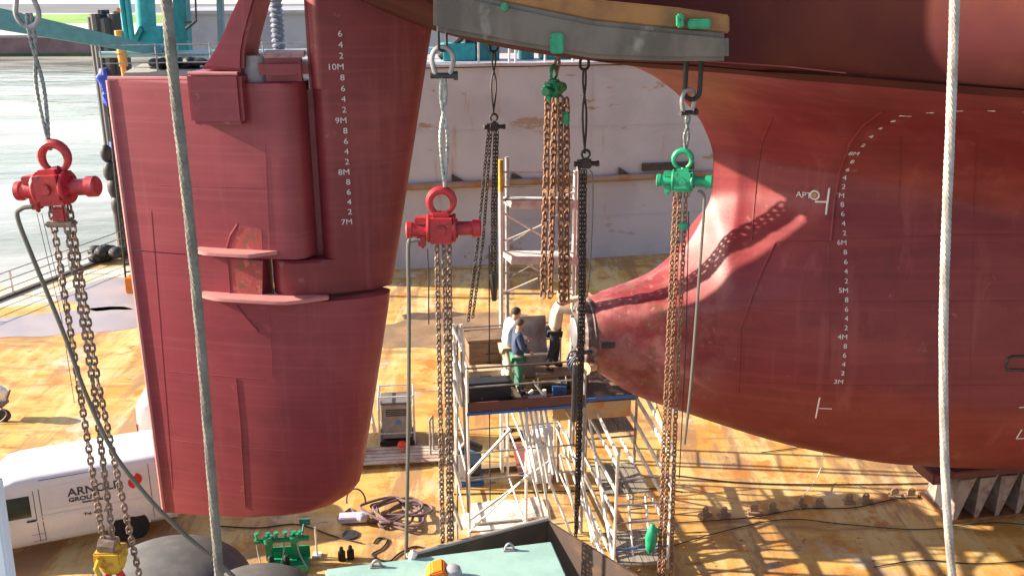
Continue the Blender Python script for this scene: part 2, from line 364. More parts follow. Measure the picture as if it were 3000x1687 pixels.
p = onz(1300, 970); patch(p.x, p.y, 3.6, 2.0, 'floor_stain', mat('shadow_brown', (.20, .13, .08), .7, col2=(.30, .19, .10), scale=.9), R(8), 0.005, 21)  # cast shadow painted onto the floor as a brown patch
p = onz(1265, 925); patch(p.x, p.y, 1.1, .5, 'floor_stain', mat('patch_dark', (.07, .055, .05), .5, col2=(.12, .08, .06), scale=2), R(8), 0.009, 4)  # small patch, darker than the brown one, part of the same painted shadow
p = onz(1480, 1520); patch(p.x, p.y, 1.0, 0.85, 'lime_patch', mat('lime_white', (0.72, 0.66, 0.58), 0.9, col2=(0.42, 0.34, 0.28), scale=3, lo=0.52, hi=0.66), R(10), 0.006, 11)

def water_material():
    m = bpy.data.materials.new('river_water'); m.use_nodes = True; t = m.node_tree; N = t.nodes; L = t.links; b = N['Principled BSDF']
    b.inputs['Base Color'].default_value = (0.47, 0.45, 0.40, 1); b.inputs['Roughness'].default_value = 0.12; b.inputs['IOR'].default_value = 1.33
    tc = N.new('ShaderNodeTexCoord'); mp = N.new('ShaderNodeMapping'); mp.inputs['Scale'].default_value = (0.5, 1.0, 1); L.new(tc.outputs['Object'], mp.inputs[0])
    n1 = N.new('ShaderNodeTexNoise'); n1.inputs['Scale'].default_value = 0.35; n1.inputs['Detail'].default_value = 6; L.new(mp.outputs[0], n1.inputs['Vector'])
    bp = N.new('ShaderNodeBump'); bp.inputs['Strength'].default_value = 0.55; bp.inputs['Distance'].default_value = 0.35; L.new(n1.outputs[0], bp.inputs['Height']); L.new(bp.outputs[0], b.inputs['Normal'])
    n2 = N.new('ShaderNodeTexNoise'); n2.inputs['Scale'].default_value = 0.03; n2.inputs['Detail'].default_value = 5; L.new(mp.outputs[0], n2.inputs['Vector'])
    n3 = N.new('ShaderNodeTexNoise'); n3.inputs['Scale'].default_value = 0.06; n3.inputs['Detail'].default_value = 6; L.new(mp.outputs[0], n3.inputs['Vector'])
    r3 = N.new('ShaderNodeMapRange'); r3.inputs[1].default_value = .42; r3.inputs[2].default_value = .6; L.new(n3.outputs[0], r3.inputs[0])
    x3 = N.new('ShaderNodeMix'); x3.data_type = 'RGBA'; L.new(r3.outputs[0], x3.inputs[0]); x3.inputs[6].default_value = (.22, .215, .16, 1); x3.inputs[7].default_value = (.48, .47, .43, 1); L.new(x3.outputs[2], b.inputs['Base Color'])
    r = N.new('ShaderNodeMapRange'); r.inputs[1].default_value = 0.4; r.inputs[2].default_value = 0.65; r.inputs[3].default_value = 0.06; r.inputs[4].default_value = 0.22
    L.new(n2.outputs[0], r.inputs[0]); L.new(r.outputs[0], b.inputs['Roughness']); return m
WATM = water_material()
struct(MB().add([(-1500, -1500, -1.0), (1500, -1500, -1.0), (1500, 1500, -1.0), (-1500, 1500, -1.0)], [(0, 1, 2, 3)]).build('river_water', WATM, smooth=False))
# far bank
QY = R(3); qa = Vector((math.cos(QY), math.sin(QY), 0)); qn = Vector((-math.sin(QY), math.cos(QY), 0)); q0 = at(0, 165, 190); q0.z = 0
def qp(u, v, z): return q0+qa*u+qn*v+Vector((0, 0, z))
qz = 2.8
def strip(v0, v1, z, name, m, u0=-500, u1=900):
    return MB().add([qp(u0, v0, z), qp(u1, v0, z), qp(u1, v1, z), qp(u0, v1, z)], [(0, 1, 2, 3)]).build(name, m, smooth=False)
struct(strip(1.2, 1400, qz, 'quay_ground', CONC))
ASPH = mat('asphalt', (0.13, 0.13, 0.145), 0.8, col2=(0.16, 0.16, 0.175), scale=0.05)
GRASS = mat('grass', (0.16, 0.30, 0.05), 0.9, col2=(0.22, 0.36, 0.07), scale=0.1)
struct(strip(150, 300, qz+0.02, 'road', ASPH))
gr = MB(); rows = []
for i in range(60):
    u = -420+i*8.6; k = math.sin(i*1.7)*1.5+math.sin(i*0.6)*2
    e = 1.0 if i < 52 else max(0.05, 1-(i-52)/7.0)
    rows.append([qp(u, 62+20*(1-e)+k*0.4, qz+0.03), qp(u, 95, qz+0.9), qp(u, 135-20*(1-e)+k, qz+0.03)])
tag(gr.grid(rows).build('grass', GRASS), kind='stuff')
qw = thing('quay_wall', qp(0, 0, -1), 'long dark purple brick quay wall across the river', 'quay wall')
MB().box(qp(200, 0.6, 0.7), (1400, 1.2, 3.6), (qa, qn, AX_Z)).build('wall', BRICK, qw, smooth=False)
MB().box(qp(200, 0.5, 2.75), (1400, 1.7, 0.5), (qa, qn, AX_Z)).build('coping', mat('coping_grey', (0.28, 0.25, 0.26), 0.8), qw, smooth=False)
MB().box(qp(200, -0.15, -0.85), (1400, 0.3, 0.7), (qa, qn, AX_Z)).build('weed_line', mat('weed', (0.05, 0.07, 0.025), 0.9, col2=(0.09, 0.13, 0.03), scale=0.1), qw, smooth=False)

# ------------------------------------------------------------------ far dock wall
WH = 9.3
dw = thing('dock_wall', wpt(0, 0, 0), 'long lilac grey steel dock wall with rust stains and rub rail behind the stern', 'dock wall')
ul = (at(640, 500, 40)-wp0).dot(WAX)
MB().box(wpt((ul+60)/2, -3, WH/2-0.06), (60-ul, 6, WH-0.12), (WAX, WN, AX_Z)).build('wall', LILAC, dw, smooth=False)
MB().box(wpt((ul+60)/2, -3, WH), (60.4-ul, 6.3, 0.12), (WAX, WN, AX_Z)).build('top_edge', mat('edge_pale', (0.42, 0.38, 0.4), 0.6, col2=(0.36, 0.22, 0.13), scale=1.0, lo=0.55, hi=0.7), dw, smooth=False)
rz = 3.95
MB().tube([wpt(ul, 0.18, rz), wpt(60, 0.18, rz)], 0.16, 10).build('rub_rail', mat('rail_rust', (0.30, 0.20, 0.14), 0.7, col2=(0.30, 0.13, 0.05), scale=1.2), dw)
for px in (1330, 1515, 1860):
    u = (at(px, 535, 42)-wp0).dot(WAX); MB().prism([wpt(u, 0.05, rz+0.17), wpt(u+0.55, 0.05, rz+0.17), wpt(u, 0.05, rz+0.5)], WN*0.1).build('bracket', DARKST, dw)
MB().box(wpt((at(2000, 500, 43)-wp0).dot(WAX), 0.1, rz+0.45), (2.6, 0.2, 0.35), (WAX, WN, AX_Z)).build('bracket', DARKST, dw)
for u in [ul+3.0+i*4.6 for i in range(14)]:
    MB().box(wpt(u, 0.012, WH/2), (0.05, 0.03, WH-0.3), (WAX, WN, AX_Z)).build('plate_seam', LILAC, dw, smooth=False)
for z in (2.1, 6.4):
    MB().box(wpt((ul+60)/2, 0.01, z), (60-ul, 0.03, 0.05), (WAX, WN, AX_Z)).build('plate_seam', LILAC, dw, smooth=False)
nw = thing('dock_wall', Vector((0, 1.0, 0)), 'near steel dock wall on whose top the picture is taken, out of view', 'dock wall')
MB().box(Vector((0, 1.15, 5.5))-WN*-0.0+WN*3.0, (110, 6, 11.0), (WAX, WN, AX_Z)).build('wall', LILAC, nw, smooth=False)
for j, (cx, cy, n_, lb) in enumerate(((-17.5, 5.2, 3, 'stack of three rust red shade containers'), (-17.8, 8.6, 3, 'stack of three grey shade containers'), (-17.6, 12.2, 3, 'stack of three brown shade containers'), (-18.4, 15.2, 2, 'stack of two blue shade containers'))):  # unseen container stacks, added to shade the near floor and cut bounce light
    for k in range(n_):
        t_ = thing('shade_container', Vector((cx, cy, k*2.6)), lb+', '+('lowest', 'second', 'topmost')[k]+' one, unseen, added to shade the floor', 'container', 'added shade containers out of view')
        cm_ = mat('shade_container_%d' % j, ((.25, .06, .04), (.3, .3, .3), (.2, .12, .08), (.05, .12, .25))[j], .6)
        MB().box((cx, cy, k*2.6+1.29), (6.06, 2.44, 2.56)).build('body', cm_, t_, bevel=.03)
        for q in range(16): MB().box((cx-2.8+q*.373, cy+1.235, k*2.6+1.29), (.16, .05, 2.3)).box((cx-2.8+q*.373, cy-1.235, k*2.6+1.29), (.16, .05, 2.3)).box((cx-2.8+q*.373, cy, k*2.6+2.56), (.1, 2.4, .03)).build('rib', cm_, t_)
# walkway at the wall's end, carried on posts out of the water
jt = thing('jetty_deck', wpt(ul-3, -3, -1), 'weathered timber and steel walkway deck on dark posts beyond the rudder', 'jetty')
jl = (at(382, 200, 42)-wp0).dot(WAX)
MB().box(wpt((jl+ul)/2, -3, 9.05), (ul-jl, 5, 0.3), (WAX, WN, AX_Z)).build('deck', mat('deck_grey', (0.33, 0.32, 0.29), 0.8), jt, smooth=False)
MB().box(wpt((jl+ul)/2, -0.45, 8.6), (ul-jl, 0.25, 0.6), (WAX, WN, AX_Z)).build('beam', TIMBER, jt, smooth=False)
for i, uu in enumerate((jl+0.3, jl+0.9, jl+3.6, jl+5.6)):
    rod('post', wpt(uu, -0.9-(i % 2)*1.5, -1.2), wpt(uu, -0.9-(i % 2)*1.5, 8.95), 0.2, DARKST, jt, 10)
for k in range(3): rod('rail', wpt(ul-4.4, -0.7, 9.2+0.37*(k+1)), wpt(ul+9, -0.7, 9.2+0.37*(k+1)), 0.025, GALVD, jt)
for k in range(7): rod('stanchion', wpt(ul-4.4+k*2.2, -0.7, 9.1), wpt(ul-4.4+k*2.2, -0.7, 10.35), 0.035, GALVD, jt)
rod('pipe', wpt(ul-5, -3.5, 9.75), wpt(ul+10, -3.5, 9.75), 0.14, mat('pipe_teal', (0.35, 0.6, 0.6), 0.4), jt, 10)
ml = MB(); 
for i in range(30):
    c = wpt(jl+1.0+random.uniform(0, 3.4), -2.0+random.uniform(-.5, .5), 9.25+random.uniform(0, .3)); ml.ball(c, (random.uniform(.2, .4), .3, random.uniform(.12, .25)), 8, 6)
tag(ml.build('rope_heap', BLACK, base=wpt(jl+2.5, -2, 9.2)), 'black heap of old rope and netting under the teal crane', 'rope heap')
# teal crane
cb = at(425, 165, 43.5); cb.z = 9.2
cr = thing('deck_crane', cb, 'bright turquoise deck crane with flared pedestal and long lowered jib', 'crane')
def up(px, py, Y): return at(px, py, Y)
MB().cyl(up(430, 90, 43.5), up(428, -60, 43.5)+Vector((0, 0, 2)), 0.42, 20).build('column', TEAL, cr)
MB().prism([up(388, 150, 43.2), up(482, 150, 43.2), up(470, 78, 43.2), up(408, 78, 43.2)], (0, 0.9, 0)).build('pedestal', TEAL, cr, bevel=0.03)
MB().prism([up(455, 150, 43.0), up(510, 165, 43.0), up(512, 138, 43.0), up(490, 130, 43.0), up(462, 138, 43.0)], (0, 0.5, 0)).build('foot', mat('teal_light', (0.2, 0.55, 0.55), 0.4), cr, bevel=0.03)
jb = MB(); a, b = up(-60, 45, 37.5), up(470, 152, 43); d = (b-a).normalized(); sd = d.cross(AX_Z).normalized(); uu = sd.cross(d)
ra = [a+sd*.3+uu*.42, a-sd*.3+uu*.42, a-sd*.3-uu*.42, a+sd*.3-uu*.42]; rb = [b+sd*.2+uu*.2, b-sd*.2+uu*.2, b-sd*.2-uu*.2, b+sd*.2-uu*.2]
jb.add(ra+rb, [(3, 2, 1, 0), (4, 5, 6, 7)]+[(i, (i+1) % 4, 4+(i+1) % 4, 4+i) for i in range(4)])
jb.build('jib', mat('jib_teal', (0.10, 0.33, 0.35), 0.4, col2=(0.08, 0.27, 0.29), scale=3), cr, bevel=0.02)
for x0, x1 in ((352, 372), (370, 388)): MB().cyl(up(x0, -30, 43), up(x1, 125, 43), 0.13, 10).build('strut', TEAL, cr)
MB().prism([up(385, 122, 42.9), up(398, 128, 42.9), up(418, 88, 42.9), up(408, 78, 42.9)], (0, 0.3, 0)).build('gusset', TEALD, cr)
MB().box(up(352, 30, 43), (0.25, 0.2, 0.2)).build('lamp', ORANGE, cr, bevel=0.03)
g = thing('gantry_column', at(525, 175, 45.5), 'dark teal gantry column with bracket behind the turquoise crane', 'column')
MB().prism([up(508, 170, 45.5), up(552, 170, 45.5), up(540, -40, 45.5), up(505, -40, 45.5)], (0, 0.7, 0)).build('column', TEALD, g, bevel=0.02)
MB().prism([up(545, 165, 45.3), up(560, 165, 45.3), up(545, 120, 45.3)], (0, 0.5, 0)).build('foot', TEALD, g)
MB().tube([up(540, 65, 45.4), up(575, 65, 45.4), up(572, -20, 45.4)], 0.05, 6).build('bracket', DARKST, g)
MB().cyl(up(545, 85, 45.4), up(570, 65, 45.4), 0.08, 8).build('arm', DARKST, g)
g2 = MB().prism([up(640, 190, 47), up(656, 190, 47), up(648, -40, 47), up(632, -40, 47)], (0, 0.4, 0)).build('lamp_column', mat('slate_teal', (0.16, 0.25, 0.27), 0.5), base=at(648, 190, 47), bevel=0.02)
tag(g2, 'slim slate grey column standing left of the curved rudder arm', 'column')
ob = MB().cyl(at(360, 190, 43), at(372, 240, 43)+Vector((0, 0, -3.5)), 0.12, 10).cyl(at(348, 90, 43), at(362, 195, 43), 0.2, 10).build('bollard_post', mat('orange_post', (0.75, 0.3, 0.06), 0.5), base=at(362, 240, 43))
tag(ob, 'orange marker post just right of the black mooring pile', 'post')
# black mooring pile with blue tarp
pb = at(312, 45, 47.5); pile = thing('mooring_pile', (pb.x, pb.y, -1.5), 'thick black mooring pile wrapped in scraps of blue tarp', 'pile')
pm = MB()
for i in range(9):
    a = 2*math.pi*i/9; x, y = pb.x+.62*math.cos(a), pb.y+.45*math.sin(a); pm.cyl((x, y, -4), (x, y, pb.z+random.uniform(-.15, .25)), 0.30, 9)
pm.cyl((pb.x, pb.y, -4), (pb.x, pb.y, pb.z-.1), 0.6, 14); pm.build('timber_bundle', PILE, pile)
for px, py, sx, sz in ((300, 230, .25, .5), (312, 245, .2, .7), (318, 285, .3, .4), (335, 440, .3, .4), (340, 520, .25, .8), (342, 560, .2, .5)):
    c = at(px, py, 46.75); tm = MB().ball((c.x, c.y, c.z), (sx, .25, sz), 9, 6)
    for v in tm.v: v += Vector((random.uniform(-.08, .08), random.uniform(-.06, .06), random.uniform(-.1, .1)))
    tm.build('tarp_scrap', TARPB if random.random() < .7 else mat('tarp_pale', (0.35, 0.45, 0.6), 0.5), pile)
fb = at(343, 640, 46.3); bf = MB(); 
for k, (dx, dz, r) in enumerate(((0, 2.4, .38), (.15, 1.6, .42), (.2, .7, .4), (-.1, 3.3, .3))): bf.ball((fb.x+dx, fb.y, fb.z+dz), (r, r, r*1.5), 10, 7)
bf.cyl((fb.x, fb.y, -.6), (fb.x+.1, fb.y, fb.z+2), .16, 8); tag(bf.build('fender_string', BLACK, base=(fb.x, fb.y, 0)), 'string of black rubber fenders hanging beside the mooring pile', 'fender')
ld = thing('ladder', onz(378, 850), 'dark steel ladder standing at the dock edge left of the rudder', 'ladder')
la, lb = onz(362, 845), at(352, 560, 42.5)
la = onz(372, 852); lb = Vector((la.x+.1, la.y+.3, 7.5)); sx = Vector((.45, .1, 0))
rod('stile', la, lb, .05, DARKST, ld); rod('stile', la+sx, lb+sx, .05, DARKST, ld)
for k in range(22): rod('rung', la.lerp(lb, (k+.5)/22), la.lerp(lb, (k+.5)/22)+sx, .035, DARKST, ld, 6)
p = onz(380, 852); tag(MB().box((p.x+.6, p.y, .35), (1.2, .8, .7)).build('orange_crate', ORANGE, base=(p.x+.6, p.y, 0), bevel=.03), 'orange crate on the dock floor beside the dark ladder', 'crate')
p = onz(330, 690+75); dn = MB()
for i in range(14): dn.ball((p.x+random.uniform(-.9, .9), p.y+random.uniform(-.5, .5), .2+random.uniform(0, .35)), (.4, .35, .28), 8, 6)
tag(dn.build('rubber_heap', BLACK, base=(p.x, p.y, 0)), 'heap of black rubber fenders and hose at the dock corner', 'heap')
# railing on the dock's end
rl = thing('edge_railing', eA, 'thin grey railing along the far left edge of the dock floor', 'railing')
for i in range(9):
    b = eA+ed*(-16+i*3.35); rod('stanchion', b, b+Vector((0, 0, 1.1)), .05, GALV, rl, 6)
for z in (.4, .75, 1.1): rod('rail', eA-ed*18+Vector((0, 0, z)), eB+ed*.3+Vector((0, 0, z)), .025, GALVD, rl, 6)
k = MB().box(((eA-ed*26)+(eB+ed*.3))/2+Vector((0, 0, .05)), (.25, (eB-eA).length+26, .14), (ed.cross(AX_Z), ed, AX_Z))
k.build('kerb', mat('kerb_dark', (.07, .06, .055), .7), rl, smooth=False)
# deck machinery on the far wall
def winch(px, label):
    u = (at(px, 160, 44)-wp0).dot(WAX); t = thing('deck_winch', wpt(u, -2, WH+.06), label, 'winch')
    MB().box(wpt(u, -2, WH+.45), (1.5, 1.0, .8), (WAX, WN, AX_Z)).build('base', TEAL, t, bevel=.04)
    MB().lathe([(.45, -.6), (.45, -.52), (.25, -.5), (.25, .5), (.45, .52), (.45, .6)], wpt(u+.9, -2, WH+.8), WAX, 16).build('drum', DARKST, t)
    MB().cyl(wpt(u-.9, -1.8, WH+.2), wpt(u+.5, -1.7, WH+1.4), .14, 8).build('lever', DARKST, t)
winch(1350, 'dark teal winch with black drum on the far wall top, nearest the rudder horn')
for px, ww, hh, lb in ((1440, 1.1, 1.1, 'teal equipment box on the far wall top behind the thin black chains'), (1565, .6, .8, 'small teal locker on the far wall top left of the green hoist'), (1660, 1.5, .5, 'low teal hatch on the far wall top right of the green hoist')):
    u = (at(px, 160, 44)-wp0).dot(WAX); bx = MB().box(wpt(u, -2.2, WH+.06+hh/2), (ww, .9, hh), (WAX, WN, AX_Z)).box(wpt(u, -2.2, WH+.1+hh), (ww+.1, 1, .06), (WAX, WN, AX_Z))
    tag(bx.build('equipment_box', TEALD, base=wpt(u, -2.2, WH+.06), bevel=.03), lb, 'box')
wr = thing('wall_railing', wpt(3, -.3, WH), 'thin white railing posts on top of the far dock wall', 'railing')
for px in (1405, 1500, 1520, 1612, 1700):
    u = (at(px, 160, 43)-wp0).dot(WAX); rod('stanchion', wpt(u, -.3, WH), wpt(u, -.3, WH+1.2), .05, GALV, wr, 6)
dh = MB().box(wpt(12, -24, 8), (46, 10, 6.0), (WAX, WN, AX_Z)).box(wpt(12, -24, 11.1), (46.6, 10.6, .2), (WAX, WN, AX_Z))
dh.box(wpt(12, -24, 2), (46, 10, 6), (WAX, WN, AX_Z))
tag(dh.build('warehouse', mat('shed_grey', (.36, .36, .38), .7, col2=(.28, .28, .31), scale=.4), base=wpt(12, -24, -1), smooth=False), 'low grey shed standing behind the far dock wall', 'shed')
# hanging hose seen above the horn, control box on the bank
hz = MB(); c = at(812, 70, 44)
for i in range(26):
    z = 9.1+i*.22; hz.lathe([(.24, 0), (.30, .05), (.30, .12), (.24, .17), (.24, .22)], (c.x, c.y, z), n=12)
tag(hz.build('ribbed_hose', mat('hose_grey', (.12, .13, .16), .5, col2=(.25, .3, .38), scale=5, lo=.5, hi=.6), base=(c.x, c.y, 9.1)), 'thick ribbed grey hose standing behind the rudder horn', 'hose')
c = at(778, 62, 200); cbx = MB().box((c.x, c.y, c.z), (2.3, 1, 3.0)).cyl((c.x, c.y, qz), (c.x, c.y, c.z), .15, 8)
tag(cbx.build('control_box', GREYP, base=(c.x, c.y, qz)), 'small grey control box on a pole seen between rudder arm and horn', 'box')

# ------------------------------------------------------------------ THE SHIP
ship = thing('ship', W(6, 0, 1.5), 'red-bottomed ship stern with bulbous skeg, rudder horn and hanging rudder, propeller removed', 'ship')
SCON = pchip([(1.5, 13.5), (1.55, 12.0), (1.85, 9.0), (2.25, 7.2), (2.78, 5.6), (3.4, 4.0), (3.9, 2.8), (4.5, 1.95), (4.75, 1.72), (5.45, 1.66), (6.11, 1.67), (6.3, 2.2), (6.51, 2.9), (7.17, 3.73),
    (7.85, 4.15), (8.52, 4.38), (9.19, 4.37), (9.92, 4.1), (10.5, 3.61), (10.96, 2.99), (11.18, 2.48), (11.32, 1.68), (11.55, 0), (11.9, -1.5), (12.5, -3), (13.3, -4.5), (15, -6), (17.5, -7)])
ZBOT = pchip([(1.60, 4.78), (1.72, 4.72), (1.95, 4.5), (2.8, 3.9), (4.0, 3.4), (5.6, 2.78), (7.2, 2.25), (9.0, 1.85), (12, 1.55), (16, 1.5)])
ZTOP = pchip([(1.60, 6.12), (1.7, 6.14), (2.2, 6.3), (2.9, 6.51), (3.73, 7.17), (4.15, 7.85), (4.40, 8.55), (6.25, 8.7), (16, 8.7)])
BW = pchip([(1.6, .70), (2.5, .92), (3.5, 1.3), (4.7, 1.9), (6.25, 2.62), (8.5, 3.02), (11, 3.35), (16, 4.0)])
WW = pchip([(4.38, 0.0), (4.44, .13), (5, .60), (5.6, 1.2), (6.25, 1.82), (7.2, 2.15), (8.5, 2.45), (11, 2.95), (16, 3.8)])
ZM = pchip([(1.6, 5.45), (4, 5.4), (6.25, 5.2), (9, 4.6), (16, 4.2)])
TT = pchip([(9.2, 0), (9.66, .3), (10.2, .9), (10.5, 1.5), (10.62, 1.9), (10.78, 2.85), (10.92, 3.7), (11.05, 4.9), (11.2, 6.2), (11.45, 7.4), (11.9, 8.4), (12.6, 8.9), (14, 9.2), (17, 9.4)])
DEL = pchip([(-7, 2.2), (-3, 1.6), (-1.5, 1.25), (0, .95), (2.4, .6), (4.4, .2), (6.25, 0), (10, -.9), (16, -2.4)])
KF = pchip([(-7, .0), (2.2, .0), (3.4, .3), (6.25, 1), (16, 1)])
def hull_t(s, z):
    sc = SCON(z); d = s-sc
    if d < -1e-6: return 0.0
    zm, b, zb, zt = ZM(s), BW(s), ZBOT(s), ZTOP(s)
    if z <= zm:
        q = min(1, max(0, (zm-z)/(zm-zb))); core = b*math.sqrt(max(0, 1-q**(2.2-.6*min(1, max(0, (s-4)/3)))))
    else:
        ww = min(WW(4.38+d), 1.9+max(0, s-6.25)*.25, b*.97)
        q = min(1, max(0, (z-zm)/(zt-zm))); ex = .5+.8*min(1, max(0, (s-2.4)/2.4)); core = ww+max(0, b-ww)*(1-q*q)**ex
    if z > 6.11: core *= min(1, math.sqrt(max(0, d)/.4)) if d < .4 else 1
    o = TT(z-DEL(s))
    if o > 4.5: o = 4.5+(o-4.5)*KF(s)
    if z > 9.2 and s < 5.6: o *= min(1, math.sqrt(max(0, d)/0.9))
    return core+o
zl = []; z = 1.5
while z < 17.3:
    zl.append(z)
    z += 0.06 if z < 4.9 else (0.09 if z < 8.8 else (0.05 if z < 10.4 else (0.03 if z < 13 else .25)))
NU = 90; rowsS = []; rowsP = []
for z in zl:
    sc = SCON(z); rs, rp = [], []
    for j in range(NU+1):
        u = j/NU; s = sc+(15.5-sc)*(u**1.9 if sc > 0 else u**1.4); t = hull_t(s, z)
        rs.append(W(s, t, z)); rp.append(W(s, -t, z))
    rowsS.append(rs); rowsP.append(rp)
hm = MB().grid(rowsS).grid(rowsP); hull = hm.build('hull', HULL, ship, ang=60)
bm = bmesh.new(); bm.from_mesh(hull.data); bmesh.ops.remove_doubles(bm, verts=bm.verts, dist=0.0015); bmesh.ops.recalc_face_normals(bm, faces=bm.faces); bm.to_mesh(hull.data); bm.free()
hull.data.materials.append(mat('upper_hull_shade', (0.06, 0.011, 0.012), 0.75, col2=(0.085, 0.02, 0.015), scale=0.6, spec=.2))  # darker upper hull: shade under the flare painted into the colour
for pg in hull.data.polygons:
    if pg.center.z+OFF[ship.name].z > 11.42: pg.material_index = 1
def on_hull(px, py, lift=0.0, far=30):
    d = ray(px, py); k = 7.0; last = None
    while k < far:
        s, t, z = toship(EYE+d*k)
        if z > 1.5 and s > SCON(z) and t < hull_t(s, z):
            a, b = k-.05, k
            for _ in range(18):
                m = (a+b)/2; s, t, z = toship(EYE+d*m)
                if s > SCON(z) and t < hull_t(s, z): b = m
                else: a = m
            return EYE+d*(a-lift), s, z
        k += .05
    return EYE+d*19, 6, 5
def hull_frame(s, z):
    e = .03; p = W(s, hull_t(s, z), z); r = (W(s+e, hull_t(s+e, z), z)-p).normalized(); u = (W(s, hull_t(s, z+e), z+e)-p).normalized()
    n = r.cross(u).normalized()
    return p, r, n.cross(r).normalized(), n
# draft marks: digits every 0.2 m
def digits(top_m):
    out = [('3M', 3.0)]; m = 3
    while m < top_m:
        for k in (2, 4, 6, 8): out.append((str(k), m+k/10))
        m += 1; out.append((f'{m}M', m))
    return out
MZ = pchip([(3, 5.04), (4, 6.0), (5, 6.93), (6, 7.85), (7, 8.75), (8, 9.66), (9, 10.58), (10, 11.05)])
def hull_text(body, s, z, size, name='draft_mark', align='RIGHT', sx=1.1):
    o = text(body, size, (0, 0, 0), (1, 0, 0), (0, 1, 0), WHITE, ship, name, align=align, sx=sx, local=True, bold=.0)
    return wrap(o, ship, lambda a, b: W(a, hull_t(a, b), b), s, z, .012)
for body, m in digits(9): hull_text(body, 6.42, MZ(m), .14)
for k in range(5):
    t = 4.6+k*.75; z = 10.74+k*.072; best = min((zz*.01 for zz in range(1040, 1130)), key=lambda q: abs(hull_t(6.3, q)-t))
    hull_text(('2', '4', '6', '8', '10M')[k], 6.3, best, .18)
def hull_bar(pts, w, m, name, lift=.006):
    P = []
    for i in range(len(pts)-1):
        for k in range(6):
            f = k/6; P.append((pts[i][0]*(1-f)+pts[i+1][0]*f, pts[i][1]*(1-f)+pts[i+1][1]*f))
    P.append(pts[-1]); Q = [on_hull(*q)[0] for q in P]
    return MB().tube(Q, w, 6).build(name, m, ship)
p, s, z = on_hull(2355, 572); hull_text('APT', s, z, .17, 'frame_mark', 'CENTER')
c = on_hull(2387, 572); pr, r, u, n = hull_frame(c[1], c[2])
MB().tube([pr+(r*math.cos(a)+u*math.sin(a))*.085 for a in [2*math.pi*i/20 for i in range(20)]], .022, 6, closed=True).build('ring_mark', WHITE, ship)
MB().cyl(pr+n*.01, pr+n*.02, .05, 12).build('plug', mat('brass', (.45, .28, .10), .5), ship)
hull_bar([(2388, 591), (2425, 592)], .02, WHITE, 'frame_mark'); hull_bar([(2430, 551), (2420, 629)], .022, WHITE, 'frame_mark')
hull_bar([(2402, 1163), (2390, 1223)], .017, WHITE, 'frame_mark'); hull_bar([(2399, 1195), (2437, 1197)], .013, WHITE, 'frame_mark')
hull_bar([(2985, 1193), (3060, 1190)], .014, WHITE, 'frame_mark'); hull_bar([(2994, 1257), (2977, 1284), (3060, 1281)], .014, WHITE, 'frame_mark')
hull_bar([(3060, 1044), (2965, 1044), (2952, 1052), (2948, 1070), (2952, 1083), (3060, 1084)], .035, DARKST, 'sea_chest_frame')
HULLR = HULL
hull_bar([(2262, 345), (2232, 420), (2217, 520), (2208, 620), (2203, 705)], .014, HULLR, 'weld_seam')
hull_bar([(2585, 325), (2530, 365), (2490, 420), (2462, 500), (2445, 590), (2434, 705)], .035, HULLR, 'plate_edge')
hull_bar([(2434, 707), (2360, 708), (2276, 709)], .018, HULLR, 'plate_edge'); hull_bar([(2272, 711), (2235, 790), (2200, 880), (2170, 960), (2163, 1150)], .024, HULLR, 'plate_edge')
hull_bar([(2428, 712), (2426, 830), (2428, 960), (2426, 1080)], .009, HULLR, 'weld_seam')
hull_bar([(1990, 175), (2300, 195), (2480, 215)], .012, HULLR, 'weld_seam')
for pts in ([(2440, 702), (2600, 696), (2800, 690), (3050, 684)], [(2100, 880), (2300, 882), (2600, 884), (3050, 880)], [(2180, 1120), (2420, 1128), (2700, 1130), (3050, 1126)], [(2640, 400), (2632, 700), (2622, 1000), (2612, 1290)], [(2860, 420), (2852, 700), (2845, 1000), (2838, 1300)]):
    hull_bar(pts, .006, HULLR, 'weld_seam')
# stern boss with seal ring
bc = W(1.66, 0, 5.45)
sb = MB().lathe([(.66, -.16), (.72, -.12), (.72, .02), (.75, .04), (.75, .09), (.70, .12)], bc, AX_S, 36)
sb.build('stern_boss', mat('boss_worn', (.10, .06, .055), .6, col2=(.28, .2, .19), scale=5, lo=.5, hi=.62), ship)
MB().lathe([(.30, -.2), (.34, -.18), (.34, 0), (.5, .02)], bc-AX_S*.1, AX_S, 28).build('shaft_end', SHEET, ship)
bo = MB()
for i in range(16):
    a = 2*math.pi*i/16; q = bc+AX_S*-.16+(AX_T*math.cos(a)+AX_Z*math.sin(a))*.55; bo.cyl(q, q-AX_S*.07, .045, 6)
bo.build('bolt_ring', GALVD, ship)
zn = on_hull(1780, 1010)[0]; MB().box(zn+Vector((0, 0, 0)), (.32, .12, .14), (AX_S, AX_T, AX_Z)).build('zinc_anode', DARKST, ship, bevel=.02)
